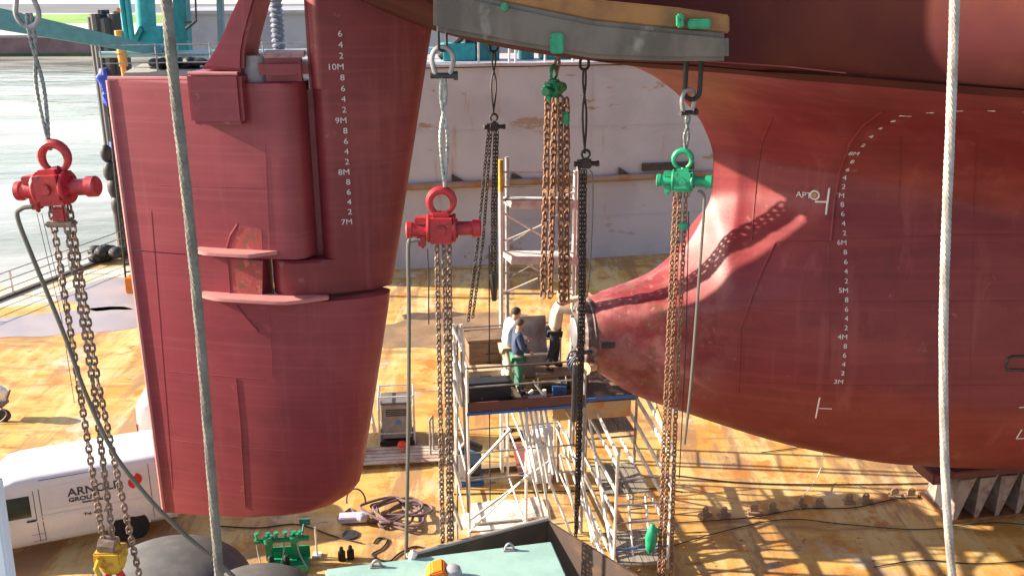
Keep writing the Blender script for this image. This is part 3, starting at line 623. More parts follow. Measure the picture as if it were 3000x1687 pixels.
# rudder horn and rudder: one aerofoil plan, cut by the gap
TE = -7.9
LE = pchip([(1.68, -5.3), (1.74, -4.75), (1.85, -4.2), (2.05, -3.72), (2.4, -3.42), (3.1, -3.26), (6.97, -2.52), (11.93, -1.59), (14, -1.2)])
def foil(s, z):
    le = LE(max(z, 3.1)); x = min(1, max(0, (le-s)/(le-TE))); c = le-TE
    y = 5*(.2969*math.sqrt(x)-.126*x-.3516*x*x+.2843*x**3-.1036*x**4)*.205*c
    if z < 3.1:
        l2 = LE(z); q = min(1, max(0, (l2-s)/.5)); y *= math.sqrt(max(0, 1-(1-q)**2))*.98+.02
    return max(y, .035)
def strip_mesh(zs, s0, s1, half, ns=46, topf=None, botf=None, close=True):
    rows = []
    for i, z in enumerate(zs):
        a, b = s0(z), s1(z); r1, r2 = [], []
        for j in range(ns+1):
            q = .5-.5*math.cos(math.pi*j/ns); s = a+(b-a)*q; zz = z
            if topf and i == len(zs)-1: zz = topf(s, z)
            if botf and i == 0: zz = botf(s, z)
            h = half(s, zz, a, b); r1.append(W(s, h, zz)); r2.append(W(s, -h, zz))
        rows.append(r1+r2[::-1])
    m = MB().grid(rows, closed=True)
    n = 2*(ns+1)
    for ri in (0, len(rows)-1):
        b = ri*n; m.f += [[b+j, b+j+1, b+n-2-j, b+n-1-j] for j in range(ns)]
    return m
def frange(a, b, st):
    n = max(1, int(round((b-a)/st))); return [a+(b-a)*i/n for i in range(n+1)]
def rnd_front(s, b, wd):
    q = (b-s)/wd; return math.sqrt(max(0, 1-(1-q)**2)) if q < 1 else 1.0
def rnd_back(s, a, wd):
    q = (s-a)/wd; return math.sqrt(max(0, 1-(1-q)**2)) if q < 1 else 1.0
GAPF = -4.0
slope = lambda s, z: z+max(0, .055*(s+5))
rud_half = lambda s, z, a, b: foil(s, z)*max(.03, rnd_front(s, b, .4))
low_half = lambda s, z, a, b: foil(s, z)
m = strip_mesh([1.70, 1.725, 1.77, 1.84, 1.95, 2.15, 2.4, 2.75]+frange(3.1, 6.66, .25), lambda z: TE, lambda z: LE(z), low_half, topf=slope, botf=lambda s, z: z-.085*max(0, -5.2-s))
u_ = strip_mesh([6.66]+frange(6.7, 7.58, .2), lambda z: TE, lambda z: -5.02, lambda s, z, a, b: foil(s, z)*max(.03, rnd_front(s, b, .3)))
v_ = strip_mesh(frange(7.6, 10.96, .2)+[11.0, 11.02], lambda z: TE, lambda z: GAPF, lambda s, z, a, b: rud_half(s, z, a, b)*(.96 if z > 11.01 else 1))
rud = m.add(u_.v, u_.f).add(v_.v, v_.f).build('rudder', RUDM, ship, ang=40)
def horn_half(s, z, a, b): return foil(s, z)*max(.04, rnd_back(s, a, .35))
h1 = strip_mesh([6.80, 6.84]+frange(6.9, 7.5, .15)+[7.55], lambda z: -4.95, lambda z: LE(z), lambda s, z, a, b: foil(s, z)*max(.04, rnd_back(s, a, .4))*(1 if 6.82 < z < 7.54 or s > -3.9 else .9), botf=slope)
h2 = strip_mesh(frange(7.55, 10.9, .2), lambda z: -3.93, lambda z: LE(z), horn_half)
h3 = strip_mesh(frange(10.9, 13.4, .12), lambda z: -3.97, lambda z: LE(z), lambda s, z, a, b: foil(s, z)*max(.55, rnd_back(s, a, .25)))
horn = h1.add(h2.v, h2.f).add(h3.v, h3.f).build('rudder_horn', HULL, ship, ang=40)
def foil_p(px, py, lift=0):
    t = .4
    for _ in range(6): s, z = ons(px, py, t); t = foil(s, z)+lift
    return s, z, t
for body, mm in [('7M', 7), ('2', 7.2), ('4', 7.4), ('6', 7.6), ('8', 7.8), ('8M', 8), ('2', 8.2), ('4', 8.4), ('6', 8.6), ('8', 8.8), ('9M', 9), ('2', 9.2), ('4', 9.4), ('6', 9.6), ('8', 9.8), ('10M', 10), ('2', 10.2), ('4', 10.4), ('6', 10.6)]:
    z = 8.31+(mm-7)*.997
    wrap(text(body, .155, (0, 0, 0), (1, 0, 0), (0, 1, 0), WHITE, ship, 'draft_mark', align='RIGHT', sx=1.15, local=True, bold=.0), ship, lambda a, b: W(a, foil(a, b), b), -3.30, z, .022)
# rudder furniture
MB().box(W(-3.97, 0, 9.2), (.3, .34, 3.3), (AX_S, AX_T, AX_Z)).build('hinge_post', HULL, ship)  # filler added in the horn gap to block the bright view through
def fin(px0, px1, py, th=.075, out=.34):
    s0, z, _ = foil_p(px0, py, .2); s1, _, _ = foil_p(px1, py, .02)
    pts = []
    n = 14
    top = []; base = []
    for i in range(n+1):
        q = i/n; s = s0+(s1-s0)*q; k = min(1, (1-q)/.28)*min(1, .55+q*3)
        top.append(W(s, foil(s, z)+.02+out*k, z)); base.append(W(s, foil(s, z)-.1, z))
    return MB().prism(top+base[::-1], (0, 0, th)).build('fin', PINK, rud, bevel=.012)
fin(575, 832, 757); fin(588, 985, 890)
def surf_line(pts, r, m, name, par, lift=0.0):
    P = []
    for i in range(len(pts)-1):
        for k in range(5):
            f = k/5; P.append((pts[i][0]*(1-f)+pts[i+1][0]*f, pts[i][1]*(1-f)+pts[i+1][1]*f))
    P.append(pts[-1]); Q = []
    for q in P: s, z, t = foil_p(*q); Q.append(W(s, t+lift, z))
    return MB().tube(Q, r, 6).build(name, m, par)
surf_line([(706, 664), (682, 700), (668, 745)], .022, RUDM, 'weld_seam', rud); surf_line([(672, 765), (680, 870)], .022, RUDM, 'weld_seam', rud)
surf_line([(700, 905), (735, 945), (768, 978)], .03, RUDM, 'weld_seam', rud)
surf_line([(696, 1122), (708, 1250), (716, 1400), (722, 1505)], .016, RUDM, 'weld_seam', rud)
surf_line([(470, 1122), (600, 1120), (780, 1118)], .006, RUDM, 'weld_seam', rud)
surf_line([(795, 420), (802, 600), (808, 740)], .006, RUDM, 'weld_seam', rud); surf_line([(805, 900), (812, 1110)], .005, RUDM, 'weld_seam', rud)
surf_line([(420, 640), (440, 900), (470, 1300), (482, 1480)], .006, RUDM, 'weld_seam', rud); surf_line([(440, 560), (560, 558), (790, 552)], .005, RUDM, 'weld_seam', rud); surf_line([(490, 1330), (700, 1328), (1020, 1318)], .005, RUDM, 'weld_seam', rud)
surf_line([(548, 255), (553, 300), (560, 345), (575, 368)], .018, RUDM, 'weld_seam', rud)
def surf_patch(quad, m, name, par, lift=.006, n=10):
    rows = []
    for i in range(n+1):
        f = i/n; a = (quad[0][0]*(1-f)+quad[3][0]*f, quad[0][1]*(1-f)+quad[3][1]*f); b = (quad[1][0]*(1-f)+quad[2][0]*f, quad[1][1]*(1-f)+quad[2][1]*f); row = []
        for j in range(n+1):
            g = j/n; s, z, t = foil_p(a[0]*(1-g)+b[0]*g, a[1]*(1-g)+b[1]*g); row.append(W(s, t+lift, z))
        rows.append(row)
    return MB().grid(rows).build(name, m, par)
surf_patch([(712, 665), (782, 675), (785, 745), (680, 745)], SCUFF, 'cover_plate', rud)
surf_patch([(684, 768), (785, 768), (782, 872), (690, 872)], SCUFF, 'cover_plate', rud)
# trailing edge bar with sunlit tone painted in, and pale top plate
MB().tube([W(TE, 0, 1.47), W(TE, 0, 11.0)], .055, 8).build('trailing_edge', PINK, rud)
MB().tube([W(TE, 0, 11.03), W(-6.1, 0, 11.03)], .05, 8).build('top_edge', PINK, rud)
s0, z0 = ons(574, 372, .72); s1, z1 = ons(728, 214, .72)
MB().box(W((s0+s1)/2, 0, (z0+z1)/2), (s1-s0, 1.56, z1-z0), (AX_S, AX_T, AX_Z)).build('lug_block', RUDM, rud, bevel=.07)
wb = MB().tube([W(s0+.05, .76, z1-.02), W(s1-.05, .76, z1-.02)], .035, 8); wb.build('weld_bead', PINK, rud)
def sz(px, py, t): s, z = ons(px, py, t); return W(s, t, z)
lf = [(722, -60), (712, 0), (690, 45), (668, 95), (645, 140), (620, 180), (592, 208)]; rg = [(728, 212), (729, 160), (738, 110), (752, 60), (770, 0), (775, -60)]
MB().prism([sz(x, y, .55) for x, y in lf+rg], -AX_T*1.0).build('tiller_arm', RUDM, rud, bevel=.06)
piv = W(-4.6, 0, 0)-OFF[ship.name]; ra_ = R(-13); Rm = Matrix.Rotation(ra_, 3, 'Z')
rud.rotation_euler = (0, 0, ra_); rud.location = Vector((piv.x, piv.y, 0))-Rm @ Vector((piv.x, piv.y, 0))
s0, z0 = ons(758, 243, .55); s1, z1 = ons(900, 166, .55)
MB().box(W((s0+s1)/2, 0, (z0+z1)/2), (s1-s0, 1.1, z1-z0), (AX_S, AX_T, AX_Z)).build('pintle_block', RUDM, ship, bevel=.13)
MB().box(W((s0+s1)/2+.03, 0, z1+.02), (s1-s0-.1, 1.0, .09), (AX_S, AX_T, AX_Z)).build('pintle_cap', mat('cap_pale', (.5, .3, .32), .5, col2=(.35, .2, .22), scale=6), ship, bevel=.04)
MB().cyl(W(-4.95, 0, 10.9), W(-4.95, 0, 11.5), .3, 16).build('pintle_pin', GREYP, ship)

# ------------------------------------------------------------------ lifting beam below the counter
def beamY(px): return 12.7
lo = [(1268, 90), (1500, 133), (1740, 173), (1950, 181), (2138, 180)]; mid = [(1268, -40), (1450, 2), (1740, 62), (2000, 88), (2138, 100)]; hi_ = [(1268, -90), (1450, -70), (1740, 0), (2000, 25), (2138, 45)]
BY = 12.4
lb = thing('lifting_beam', at(1700, 180, BY), 'weathered grey and ochre steel lifting beam under the stern carrying the hoists', 'beam')
def band(lo, up, dep, dy=0): return MB().prism([at(x, y, BY+dy) for x, y in lo]+[at(x, y, BY+dy) for x, y in up[::-1]], (0, dep, 0))
band(lo, mid, .55).build('lower_girder', BEAMG, lb, bevel=.06)
band([(x, y-1) for x, y in mid], hi_, .4, .08).build('upper_girder', OCHRE, lb, bevel=.02)
for px, py, ww, hh in ((1632, 128, 20, 30), (2050, 72, 34, 14), (1995, 62, 10, 20), (1478, 22, 10, 12)):
    MB().prism([at(px-ww, py+hh, BY-.1), at(px+ww, py+hh, BY-.1), at(px+ww, py-hh, BY-.1), at(px-ww, py-hh, BY-.1)], (0, .14, 0)).build('green_lug', GREEN, lb, bevel=.02)

# ------------------------------------------------------------------ hoists and slings
def shackle(px, py, Y, h, label, m=None, flip=False, rot=0.0):
    p = at(px, py, Y); t = thing('shackle', p, label, 'shackle'); sgn = -1 if flip else 1
    ax = Vector((math.cos(rot), math.sin(rot), 0)); P = []
    for i in range(21):
        a = math.pi*1.22*(i/20)-math.pi*.11; P.append(p+ax*math.cos(a)*h*.36+AX_Z*sgn*(math.sin(a)*h*.42+h*.1))
    P = [p-ax*(-1)*h*.24-AX_Z*sgn*h*.42]+P+[p-ax*h*.24-AX_Z*sgn*h*.42]
    MB().tube(P, h*.085, 8).build('bow', m or GALVD, t)
    MB().cyl(p-ax*h*.42-AX_Z*sgn*h*.42, p+ax*h*.42-AX_Z*sgn*h*.42, h*.1, 10).cyl(p+ax*h*.36-AX_Z*sgn*h*.42, p+ax*h*.5-AX_Z*sgn*h*.42, h*.15, 6).build('pin', DARKST, t)
    return t
def link(px, py0, py1, Y, wpx, label, m=BLACK, ang=0.0):
    a, b = at(px, py0, Y), at(px, py1, Y); ww = wpx*mpp(Y, (py0+py1)/2); ax = Vector((math.cos(ang), math.sin(ang), 0)); P = []; h = (a-b).length/2-ww/2; c = (a+b)/2
    for i in range(24):
        th = 2*math.pi*i/24; yy = math.sin(th)*ww/2+(h if math.sin(th) > 0 else -h); P.append(c+ax*math.cos(th)*ww/2+AX_Z*yy)
    return tag(MB().tube(P, ww*.16, 10, closed=True).build('chain_link', m, base=a), label, 'chain link')
def sling(p, q, r, label, m=WIRE, gap=.05, name='wire_sling'):
    p, q = Vector(p), Vector(q); d = (q-p); s = Vector((1, .3, 0)).normalized(); mb = MB(); n = 44
    for sg in (-1, 1):
        P = []
        for i in range(n+1):
            f = i/n; wv = math.sin(f*math.pi)*gap*(1+.4*math.sin(7*f)); P.append(p+d*f+s*sg*(wv+r*.9)*math.cos(f*5))
        for k in range(3):
            Q = []
            for i, c in enumerate(P):
                a = i*1.15+k*2.094; Q.append(c+Vector((math.cos(a), math.sin(a), 0))*r*.5)
            mb.tube(Q, r*.62, 5)
    return tag(mb.build(name, m, base=q), label, 'sling')
def hoist(name, px, py, Y, wpx, hookpx, m, label, falls, cm, pitch, rot=0.0, hose=None, extra=None, tilt=0.0, guide=True, simple=False):
    """pneumatic chain hoist: hook, body, motor drum, gear drum, valve block, chain falls, hose"""
    c = at(px, py, Y); L = wpx*mpp(Y, py); t = thing(name, at(px, hookpx, Y), label, 'chain hoist', 'chain hoists hanging under the ship stern')
    a = Vector((math.cos(rot), math.sin(rot), math.sin(tilt))).normalized(); b = AX_Z.cross(a).normalized(); z = a.cross(b)
    hk = at(px, hookpx, Y); rr = L*.165; P = []
    for i in range(19):
        th = R(-62)+R(300)*i/18; P.append(hk+a*math.cos(th)*rr+z*math.sin(th)*rr)
    rad = [L*.035+L*.025*math.sin(math.pi*i/18) for i in range(19)]
    MB().tube(P, rad, 10).cyl(hk-z*rr*.9+a*rr*.2, c+z*L*.18, L*.055, 10, L*.075).build('hook', m, t)
    fb = MB()
    for sx in (-1, 1):
        for k in range(6):
            q = c+a*sx*L*.195+(b*math.cos(k*1.047)+z*math.sin(k*1.047))*L*.12; fb.cyl(q, q+a*sx*L*.035, L*.022, 6)
    fb.lathe([(L*.10, -.21*L), (L*.195, -.20*L), (L*.205, -.17*L), (L*.18, -.14*L), (L*.18, .14*L), (L*.205, .17*L), (L*.195, .20*L), (L*.10, .21*L)], c+z*L*.01, a, 24)
    fb.box(c+z*L*.03, (L*.30, L*.36, L*.30), (a, b, z)).cyl(c+b*-L*.2+z*L*.02, c-b*L*.21+z*L*.02, L*.07, 14).box(c+z*L*.19, (L*.22, L*.2, L*.1), (a, b, z)).box(c-z*L*.15, (L*.3, L*.24, L*.08), (a, b, z)).build('body', m, t, bevel=L*.014)
    MB().lathe([(L*.10, .16*L), (L*.10, .42*L), (L*.125, .43*L), (L*.125, .53*L), (L*.105, .55*L)], c, a, 20).build('motor_drum', m, t)
    MB().lathe([(L*.10, .16*L), (L*.10, .40*L), (L*.118, .41*L), (L*.118, .47*L), (L*.09, .49*L)], c-z*L*.01, -a, 20).build('gear_drum', m, t)
    MB().box(c-a*L*.26+z*L*.12, (L*.2, L*.16, L*.1), (a, b, z)).build('cover_box', m, t, bevel=L*.015)
    MB().box(c-a*L*.27-z*L*.16, (L*.11, L*.12, L*.16), (a, b, z)).cyl(c-a*L*.34-z*L*.12, c-a*L*.18-z*L*.12, L*.035, 8).cyl(c-a*L*.27-z*L*.22, c-a*L*.27-z*L*.28, L*.03, 8).build('valve_block', m, t, bevel=L*.012)
    for f in falls:
        for i in range(len(f)-1):
            MB().chain(at(f[i][0], f[i][1], Y+(f[i][2] if len(f[i]) > 2 else 0)), at(f[i+1][0], f[i+1][1], Y+(f[i+1][2] if len(f[i+1]) > 2 else 0)), pitch).build('chain_fall', cm, t)
    if hose:
        MB().tube(curve([at(x, y, Y-.15) for x, y in hose]), L*.028, 8).build('air_hose', mat('hose_olive', (.13, .125, .10), .5), t)
    if extra: extra(t, c, L, a, b, z)
    return t
# A: left, red
YA = 11.0
shackle(78, 28, YA, .36, 'grey bow shackle at the top left holding the long wire sling', flip=True)
sling(at(84, 40, YA), at(146, 440, YA), .022, 'long grey wire sling from the top left shackle down to the red hoist', gap=.03)
def exA(t, c, L, a, b, z):
    for x in (108, 122): MB().tube([at(x, 625, YA-.1), at(x+72, 930, YA-.1), at(x+110, 1180, YA-.1)], .004, 5).build('pull_cord', DARKST, t)
    MB().box(at(177, 632, YA), (.16, .1, .22)).build('chain_guide', m=RED, parent=t, bevel=.02)
    MB().box(at(180, 655, YA), (.34, .16, .07)).build('chain_guide', CHAIN, t, bevel=.02)
    yb = at(326, 1634, YA); q = MB().ball(yb, (.2, .16, .24), 16, 10).box(yb+Vector((0, 0, .06)), (.36, .3, .2)); q.build('hook_block', YEL, t, bevel=.02)
    MB().tube([yb+Vector((-.06, -.2, .12)), yb+Vector((-.12, -.22, -.02)), yb+Vector((-.08, -.2, -.16))], .035, 8).build('block_cheek', YEL, t)
    MB().tube([yb+Vector((.1, 0, .2)), yb+Vector((-.12, 0, .22))], .12, 10).build('chain_pocket', CHAIN, t)
hoist('chain_hoist', 160, 552, YA, 245, 462, RED, 'red hoist hanging farthest left before the river, on a long wire sling',
      [[(148, 600), (228, 1110), (306, 1606)], [(186, 600), (272, 1120), (334, 1606)], [(202, 600, .1), (287, 1120, .1), (352, 1430, .1), (425, 1760, .1)]], CHAIN, .085, rot=R(-6), tilt=R(4),
      hose=[(95, 605), (62, 612), (52, 640), (100, 765), (190, 985), (250, 1150), (330, 1320), (420, 1440), (520, 1545), (660, 1665), (760, 1760)], extra=exA)
rs = at(330, 1672, YA); tag(MB().tube(curve([rs+Vector((-.03, 0, .08)), rs+Vector((-.09, 0, -.15)), rs+Vector((-.35, .1, -1.2))]), .05, 10).tube(curve([rs+Vector((.05, 0, .08)), rs+Vector((.12, 0, -.1)), rs+Vector((.5, .1, -1.2))]), .05, 10).build('lifting_sling', mat('sling_red', (.55, .03, .04), .8), base=rs), 'red webbing sling hanging under the yellow hook block at bottom left', 'sling')
# B: centre, red
YB = 12.9
link(1296, 62, 150, YB, 26, 'upper black chain link above the left bow shackle at the rudder horn', ang=.5)
shackle(1297, 185, YB, .40, 'galvanised bow shackle hanging right beside the rudder horn edge', m=GALVD)
sling(at(1298, 222, YB), at(1303, 560, YB), .024, 'pale wire sling between the bow shackle and the middle red hoist', gap=.045, m=mat('wire_pale', (.42, .43, .41), .5, metal=.4, col2=(.2, .24, .23), scale=14))
def exB(t, c, L, a, b, z): MB().tube([at(1252, 730, YB), at(1256, 820, YB), at(1256, 950, YB)], .01, 6).build('pull_cord', DARKST, t)
hoist('chain_hoist', 1293, 670, YB, 212, 592, RED, 'bright red hoist hanging in the centre right of the rudder',
      [[(1279, 705, .05), (1288, 1120, .05), (1297, 1600, .05)], [(1300, 705), (1309, 1120), (1316, 1620)], [(1316, 705, .1), (1320, 1120, .1), (1324, 1620, .1)]], CHAIN, .085, rot=R(3),
      hose=[(1232, 703), (1207, 706), (1196, 725), (1198, 900), (1197, 1200), (1193, 1450), (1190, 1640)], extra=exB)
# C: green, end on, far
YC = 19.2
sling(at(1636, 150, YC), at(1630, 215, YC), .03, 'short rope sling above the small green hoist', m=CHAIN, gap=.03)
def exC(t, c, L, a, b, z): MB().box(at(1657, 347, YC), (.15, .14, .26)).build('chain_stop', GREEN, t, bevel=.03)
hoist('chain_hoist', 1622, 262, YC, 118, 215, GREEN, 'small green hoist hanging over the shaft workers, seen end on',
      [[(1605, 280), (1598, 560), (1590, 870)], [(1625, 285, .2), (1619, 560, .2), (1612, 870, .2)], [(1642, 285), (1642, 560), (1645, 880)], [(1660, 290, .1), (1661, 560, .1), (1660, 880, .1)]], RUSTCH, .15, rot=R(62), extra=exC)
# D: black, far left
YD = 21.5
link(1446, 118, 152, YD, 24, 'black steel eye at the beam above the thin black hoist, left one', ang=.2)
sling(at(1447, 150, YD), at(1446, 335, YD), .02, 'thin twin wire sling above the left black hoist', m=BLKCH, gap=.06)
def exD(t, c, L, a, b, z):
    MB().cyl(at(1446, 800, YD), at(1448, 880, YD), .12, 10, .06).build('hook_block', DARKST, t)
    MB().tube([at(1433, 720, YD), at(1434, 1200, YD), at(1436, 1500, YD)], .016, 6).build('pull_chain', BLKCH, t)
hoist('chain_hoist', 1447, 372, YD, 62, 345, BLKCH, 'small black hoist hanging left of the aluminium scaffold tower',
      [[(1430, 385), (1400, 700), (1372, 940)], [(1438, 385, .1), (1415, 700, .1), (1385, 930, .1)], [(1450, 385), (1443, 600), (1440, 800)], [(1457, 385, .1), (1452, 600, .1), (1450, 800, .1)]], BLKCH, .085, rot=R(10), extra=exD)
# E: black, right
YE = 18.0
link(1712, 170, 205, YE, 26, 'black steel eye at the beam above the right black hoist', ang=.2)
sling(at(1712, 200, YE), at(1713, 450, YE), .022, 'twisted dark wire sling above the right black hoist', m=BLKCH, gap=.03)
hoist('chain_hoist', 1716, 480, YE, 72, 452, BLKCH, 'dark brown hoist hanging by the right post of the scaffold tower',
      [[(1700, 500), (1699, 900), (1692, 1250), (1686, 1600)], [(1708, 500, .08), (1706, 900, .08), (1698, 1250, .08), (1690, 1560, .08)], [(1714, 500), (1711, 900), (1701, 1250), (1695, 1480)]], BLKCH, .085, rot=R(5),
      hose=[(1728, 500), (1736, 520), (1736, 640), (1726, 820), (1715, 880)])
# F: right, green
YF = 13.0
link(2030, 168, 292, YF, 46, 'large black oval chain link hanging right under the beam end', ang=.15)
shackle(2016, 300, YF, .34, 'grey bow shackle hanging before the curved skeg edge', rot=.6)
sling(at(2016, 335, YF), at(2008, 450, YF), .018, 'short dark wire sling above the green hoist at the skeg', gap=.03)
def exF(t, c, L, a, b, z):
    MB().box(at(2003, 662, YF), (.12, .1, .1)).cyl(at(1995, 662, YF), at(2020, 662, YF), .04, 8).build('chain_stop', GREEN, t, bevel=.015)
    MB().tube([at(2018, 620, YF), at(2010, 1000, YF), at(1990, 1400, YF)], .008, 6).build('pull_cord', DARKST, t)
    hb = at(1908, 1575, YF); MB().lathe([(.02, -.28), (.07, -.22), (.10, 0), (.07, .16), (.03, .26)], hb, (0.05, 0, 1), 12).cyl(hb+Vector((0, 0, .2)), hb+Vector((.12, 0, .12)), .035, 8).build('tail_weight', GREEN, t)
hoist('chain_hoist', 2000, 530, YF, 156, 468, GREEN, 'large green hoist hanging before the curved edge of the skeg',
      [[(1978, 565), (1962, 900), (1946, 1250), (1930, 1700)], [(1992, 565, .06), (1975, 900, .06), (1960, 1250, .06), (1942, 1700, .06)], [(2010, 565), (1994, 900), (1978, 1250), (1965, 1700)]], RUSTCH, .072, rot=R(-14),
      hose=[(2045, 560), (2058, 566), (2063, 600), (2052, 760), (2038, 950), (2022, 1150), (2005, 1300)], extra=exF)
# ropes crossing the foreground
def laid(P, r, pitch=.085, step=.0142):
    mb = MB(); D = [0]
    for i in range(1, len(P)): D.append(D[-1]+(P[i]-P[i-1]).length)
    n = int(D[-1]/step); Q = []; j = 0
    for i in range(n+1):
        d = D[-1]*i/n
        while j < len(P)-2 and D[j+1] < d: j += 1
        Q.append((P[j].lerp(P[j+1], min(1, (d-D[j])/max(1e-6, D[j+1]-D[j]))), d))
    for k in range(3):
        mb.tube([c+Vector((math.cos(a), math.sin(a), 0))*r*.22 for c, a in ((c, d*2*math.pi/pitch+k*2.094+.3*math.sin(d*1.7)) for c, d in Q)], r*.82, 8)
    return mb
tag(laid(curve([at(484, -120, 4), at(487, 0, 4), at(512, 260, 4), at(546, 560, 4), at(585, 960, 4), at(620, 1400, 4), at(643, 1687, 4), at(655, 1800, 4)])+[Vector((at(655, 1800, 4).x, 4, 0))], .0235).build('rope', GROPE, base=(-1.2, 4, 0)), 'thick grey rope hanging in front of the rudder', 'rope')
tag(laid(curve([at(2798, -120, 4), at(2797, 0, 4), at(2786, 330, 4), at(2771, 700, 4), at(2764, 1000, 4), at(2768, 1350, 4), at(2782, 1600, 4), at(2790, 1687, 4), at(2795, 1800, 4)])+[Vector((at(2795, 1800, 4).x, 4, 0))], .0205).build('rope', WROPE, base=(1.9, 4, 0)), 'thick white rope hanging in front of the hull at right', 'rope')
pa, pb_ = at(8, 1400, 1.45), at(52, 1720, 1.42)
wpst = MB().box((pa+pb_)/2-Vector((.02, 0, 0)), (.028, .028, (pa-pb_).length), (Vector((1, 0, 0)), (pa-pb_).normalized().cross(Vector((1, 0, 0))), (pa-pb_).normalized()))
tag(wpst.build('rail_post', mat('post_white', (.62, .64, .66), .5), base=pb_, bevel=.004), 'pale grey rail post at the bottom left corner beside the van', 'post')

# ------------------------------------------------------------------ scaffolds
tw = thing('scaffold_tower', at(1575, 1200, 23.3), 'tall aluminium scaffold tower with two plank decks behind the shaft workers', 'scaffold tower')
twb = Vector((.15, .95, 0))
def TP(px, py, Y=23.0): return at(px, py, Y)
f1t, f2t = TP(1467, 480), TP(1686, 500, 23.6)
for q, top in ((f1t, 0), (f2t, 0)):
    for dv, m_ in ((Vector((0, 0, 0)), GALV), (twb, GALVD)): rod('post', Vector((q.x+dv.x, q.y+dv.y, 0)), q+dv, .055, m_, tw, 10)
rod('post_cap', f1t-Vector((0, 0, .7)), f1t+Vector((0, 0, .1)), .062, YEL, tw, 10)
def tz(py, q): return at(1500, py, q.y).z
def X1(py): return Vector((f1t.x, f1t.y, tz(py, f1t)))
def X2(py): return Vector((f2t.x, f2t.y, tz(py, f2t)))
for py in (605, 768):
    a, b = X1(py), X2(py); mid_ = (a+b)/2+twb/2; ax = (b-a).normalized(); ay = AX_Z.cross(ax)
    MB().box(mid_, ((b-a).length-.06, .95, .10), (ax, ay, AX_Z)).box(mid_-ay*.44+AX_Z*.03, ((b-a).length-.1, .04, .22), (ax, ay, AX_Z)).build('deck', ALU, tw, bevel=.01)
for py0, py1, sw in ((505, 505, 0), (548, 548, 0), (585, 585, 0), (800, 800, 0), (860, 860, 0)): rod('rail', X1(py0), X2(py1), .026, GALVD, tw, 6)
for py0, py1 in ((620, 745), (730, 850)):
    rod('brace', X1(py0), X2(py1), .026, GALV, tw, 6); rod('brace', X1(py1)+twb, X2(py0)+twb, .024, GALVD, tw, 6)
rod('brace', X1(862), X1(862).lerp(X2(770), .5), .03, GALV, tw, 6); rod('brace', X1(710), X1(710).lerp(X2(620), .55), .026, GALV, tw, 6)
rod('brace', X2(560), X2(592).lerp(X1(592), .3), .026, GALV, tw, 6); rod('rail', X1(600)+twb, X1(600), .03, GALV, tw, 6)
for k in range(12):
    z = .6+k*.5; rod('rung', Vector((f2t.x, f2t.y, z)), Vector((f2t.x, f2t.y, z))+twb, .022, GALV, tw, 6)
# working platform behind the boss
PZ = 3.55
def SP(s, t, z): return W(s, t, z)
s_a, t_a, _ = toship(onz(1368, 1190, PZ)); s_b, t_b, _ = toship(onz(1716, 1176, PZ)); tF = (t_a+t_b)/2; tB = tF-2.6
pf = thing('work_platform', SP((s_a+s_b)/2, (tF+tB)/2, 0), 'scaffold work platform with blue edge around the ship shaft end', 'platform')
MB().box(SP((s_a+s_b)/2, (tF+tB)/2, PZ-.06), (s_b-s_a, tF-tB, .07), (AX_S, AX_T, AX_Z)).build('deck', mat('deck_ply', (.10, .075, .06), .8, col2=(.05, .04, .04), scale=2.5, col3=(.28, .2, .1), scale3=3, lo3=.6, hi3=.7), pf)
MB().box(SP((s_a+s_b)/2, tF+.02, PZ+.03), (s_b-s_a, .03, .22), (AX_S, AX_T, AX_Z)).build('toe_board', mat('toe_brown', (.16, .06, .045), .7), pf)
MB().box(SP((s_a+s_b)/2, tF+.03, PZ-.13), (s_b-s_a+.05, .05, .07), (AX_S, AX_T, AX_Z)).build('edge_beam', BLUE, pf)
MB().box(SP(s_b+.62, (tF+tB)/2+.35, PZ-.065), (1.2, (tF-tB)*.72, .06), (AX_S, AX_T, AX_Z)).build('deck', mat('deck_mesh', (.06, .045, .035), .8, col2=(.22, .15, .08), scale=3, lo=.5, hi=.6), pf)
MB().box(SP(s_b+.66, tF-.02, PZ-.02), (1.25, .05, .07), (AX_S, AX_T, AX_Z)).build('edge_beam', BLUE, pf)
MB().box(SP(s_b+.58, tF-.01, PZ-.30), (1.1, .04, .42), (AX_S, AX_T, AX_Z)).build('kick_board', mat('board_tan', (.46, .31, .16), .8, col2=(.52, .22, .05), scale=1.2, lo=.52, hi=.6), pf)
MB().box(SP((s_a+s_b)/2+.25, (tF+tB)/2+.1, PZ-.015), (1.6, .5, .03), (AX_S, AX_T, AX_Z)).build('plank', mat('plank_yellow', (.48, .34, .14), .8, col2=(.3, .2, .1), scale=4), pf)
for k in range(9): q = SP(s_a+.3+random.uniform(0, 2.2), tF-.15-random.uniform(0, .5), PZ-.02); MB().cyl(q, q+Vector((random.uniform(-.25, .25), random.uniform(-.1, .1), random.uniform(.03, .3))), random.uniform(.03, .06), 8).build('bracket', random.choice((GALVD, DARKST, BLUEM, GREYP, CLOTHW)), pf)
xs = [s_a, s_a+(s_b-s_a)*.5, s_b]
for i, s in enumerate(xs):
    for j, t in enumerate((tF, tB)):
        rod('post', SP(s, t, 0), SP(s, t, PZ+(1.1 if j else (.95 if i != 1 else .1))), .035, GALV if i < 2 else GALVD, pf, 8)
for z in (.55, 1.0): rod('rail', SP(s_a, tB, PZ+z), SP(s_b, tB, PZ+z), .024, GALVD, pf, 6)
rod('rail', SP(s_a, tF, PZ+.52), SP(s_b, tF, PZ+.52), .024, GALVD, pf, 6); rod('rail', SP(s_a, tF, PZ+.98), SP(s_b, tF, PZ+.98), .024, mat('rail_brown', (.12, .08, .07), .6), pf, 6)
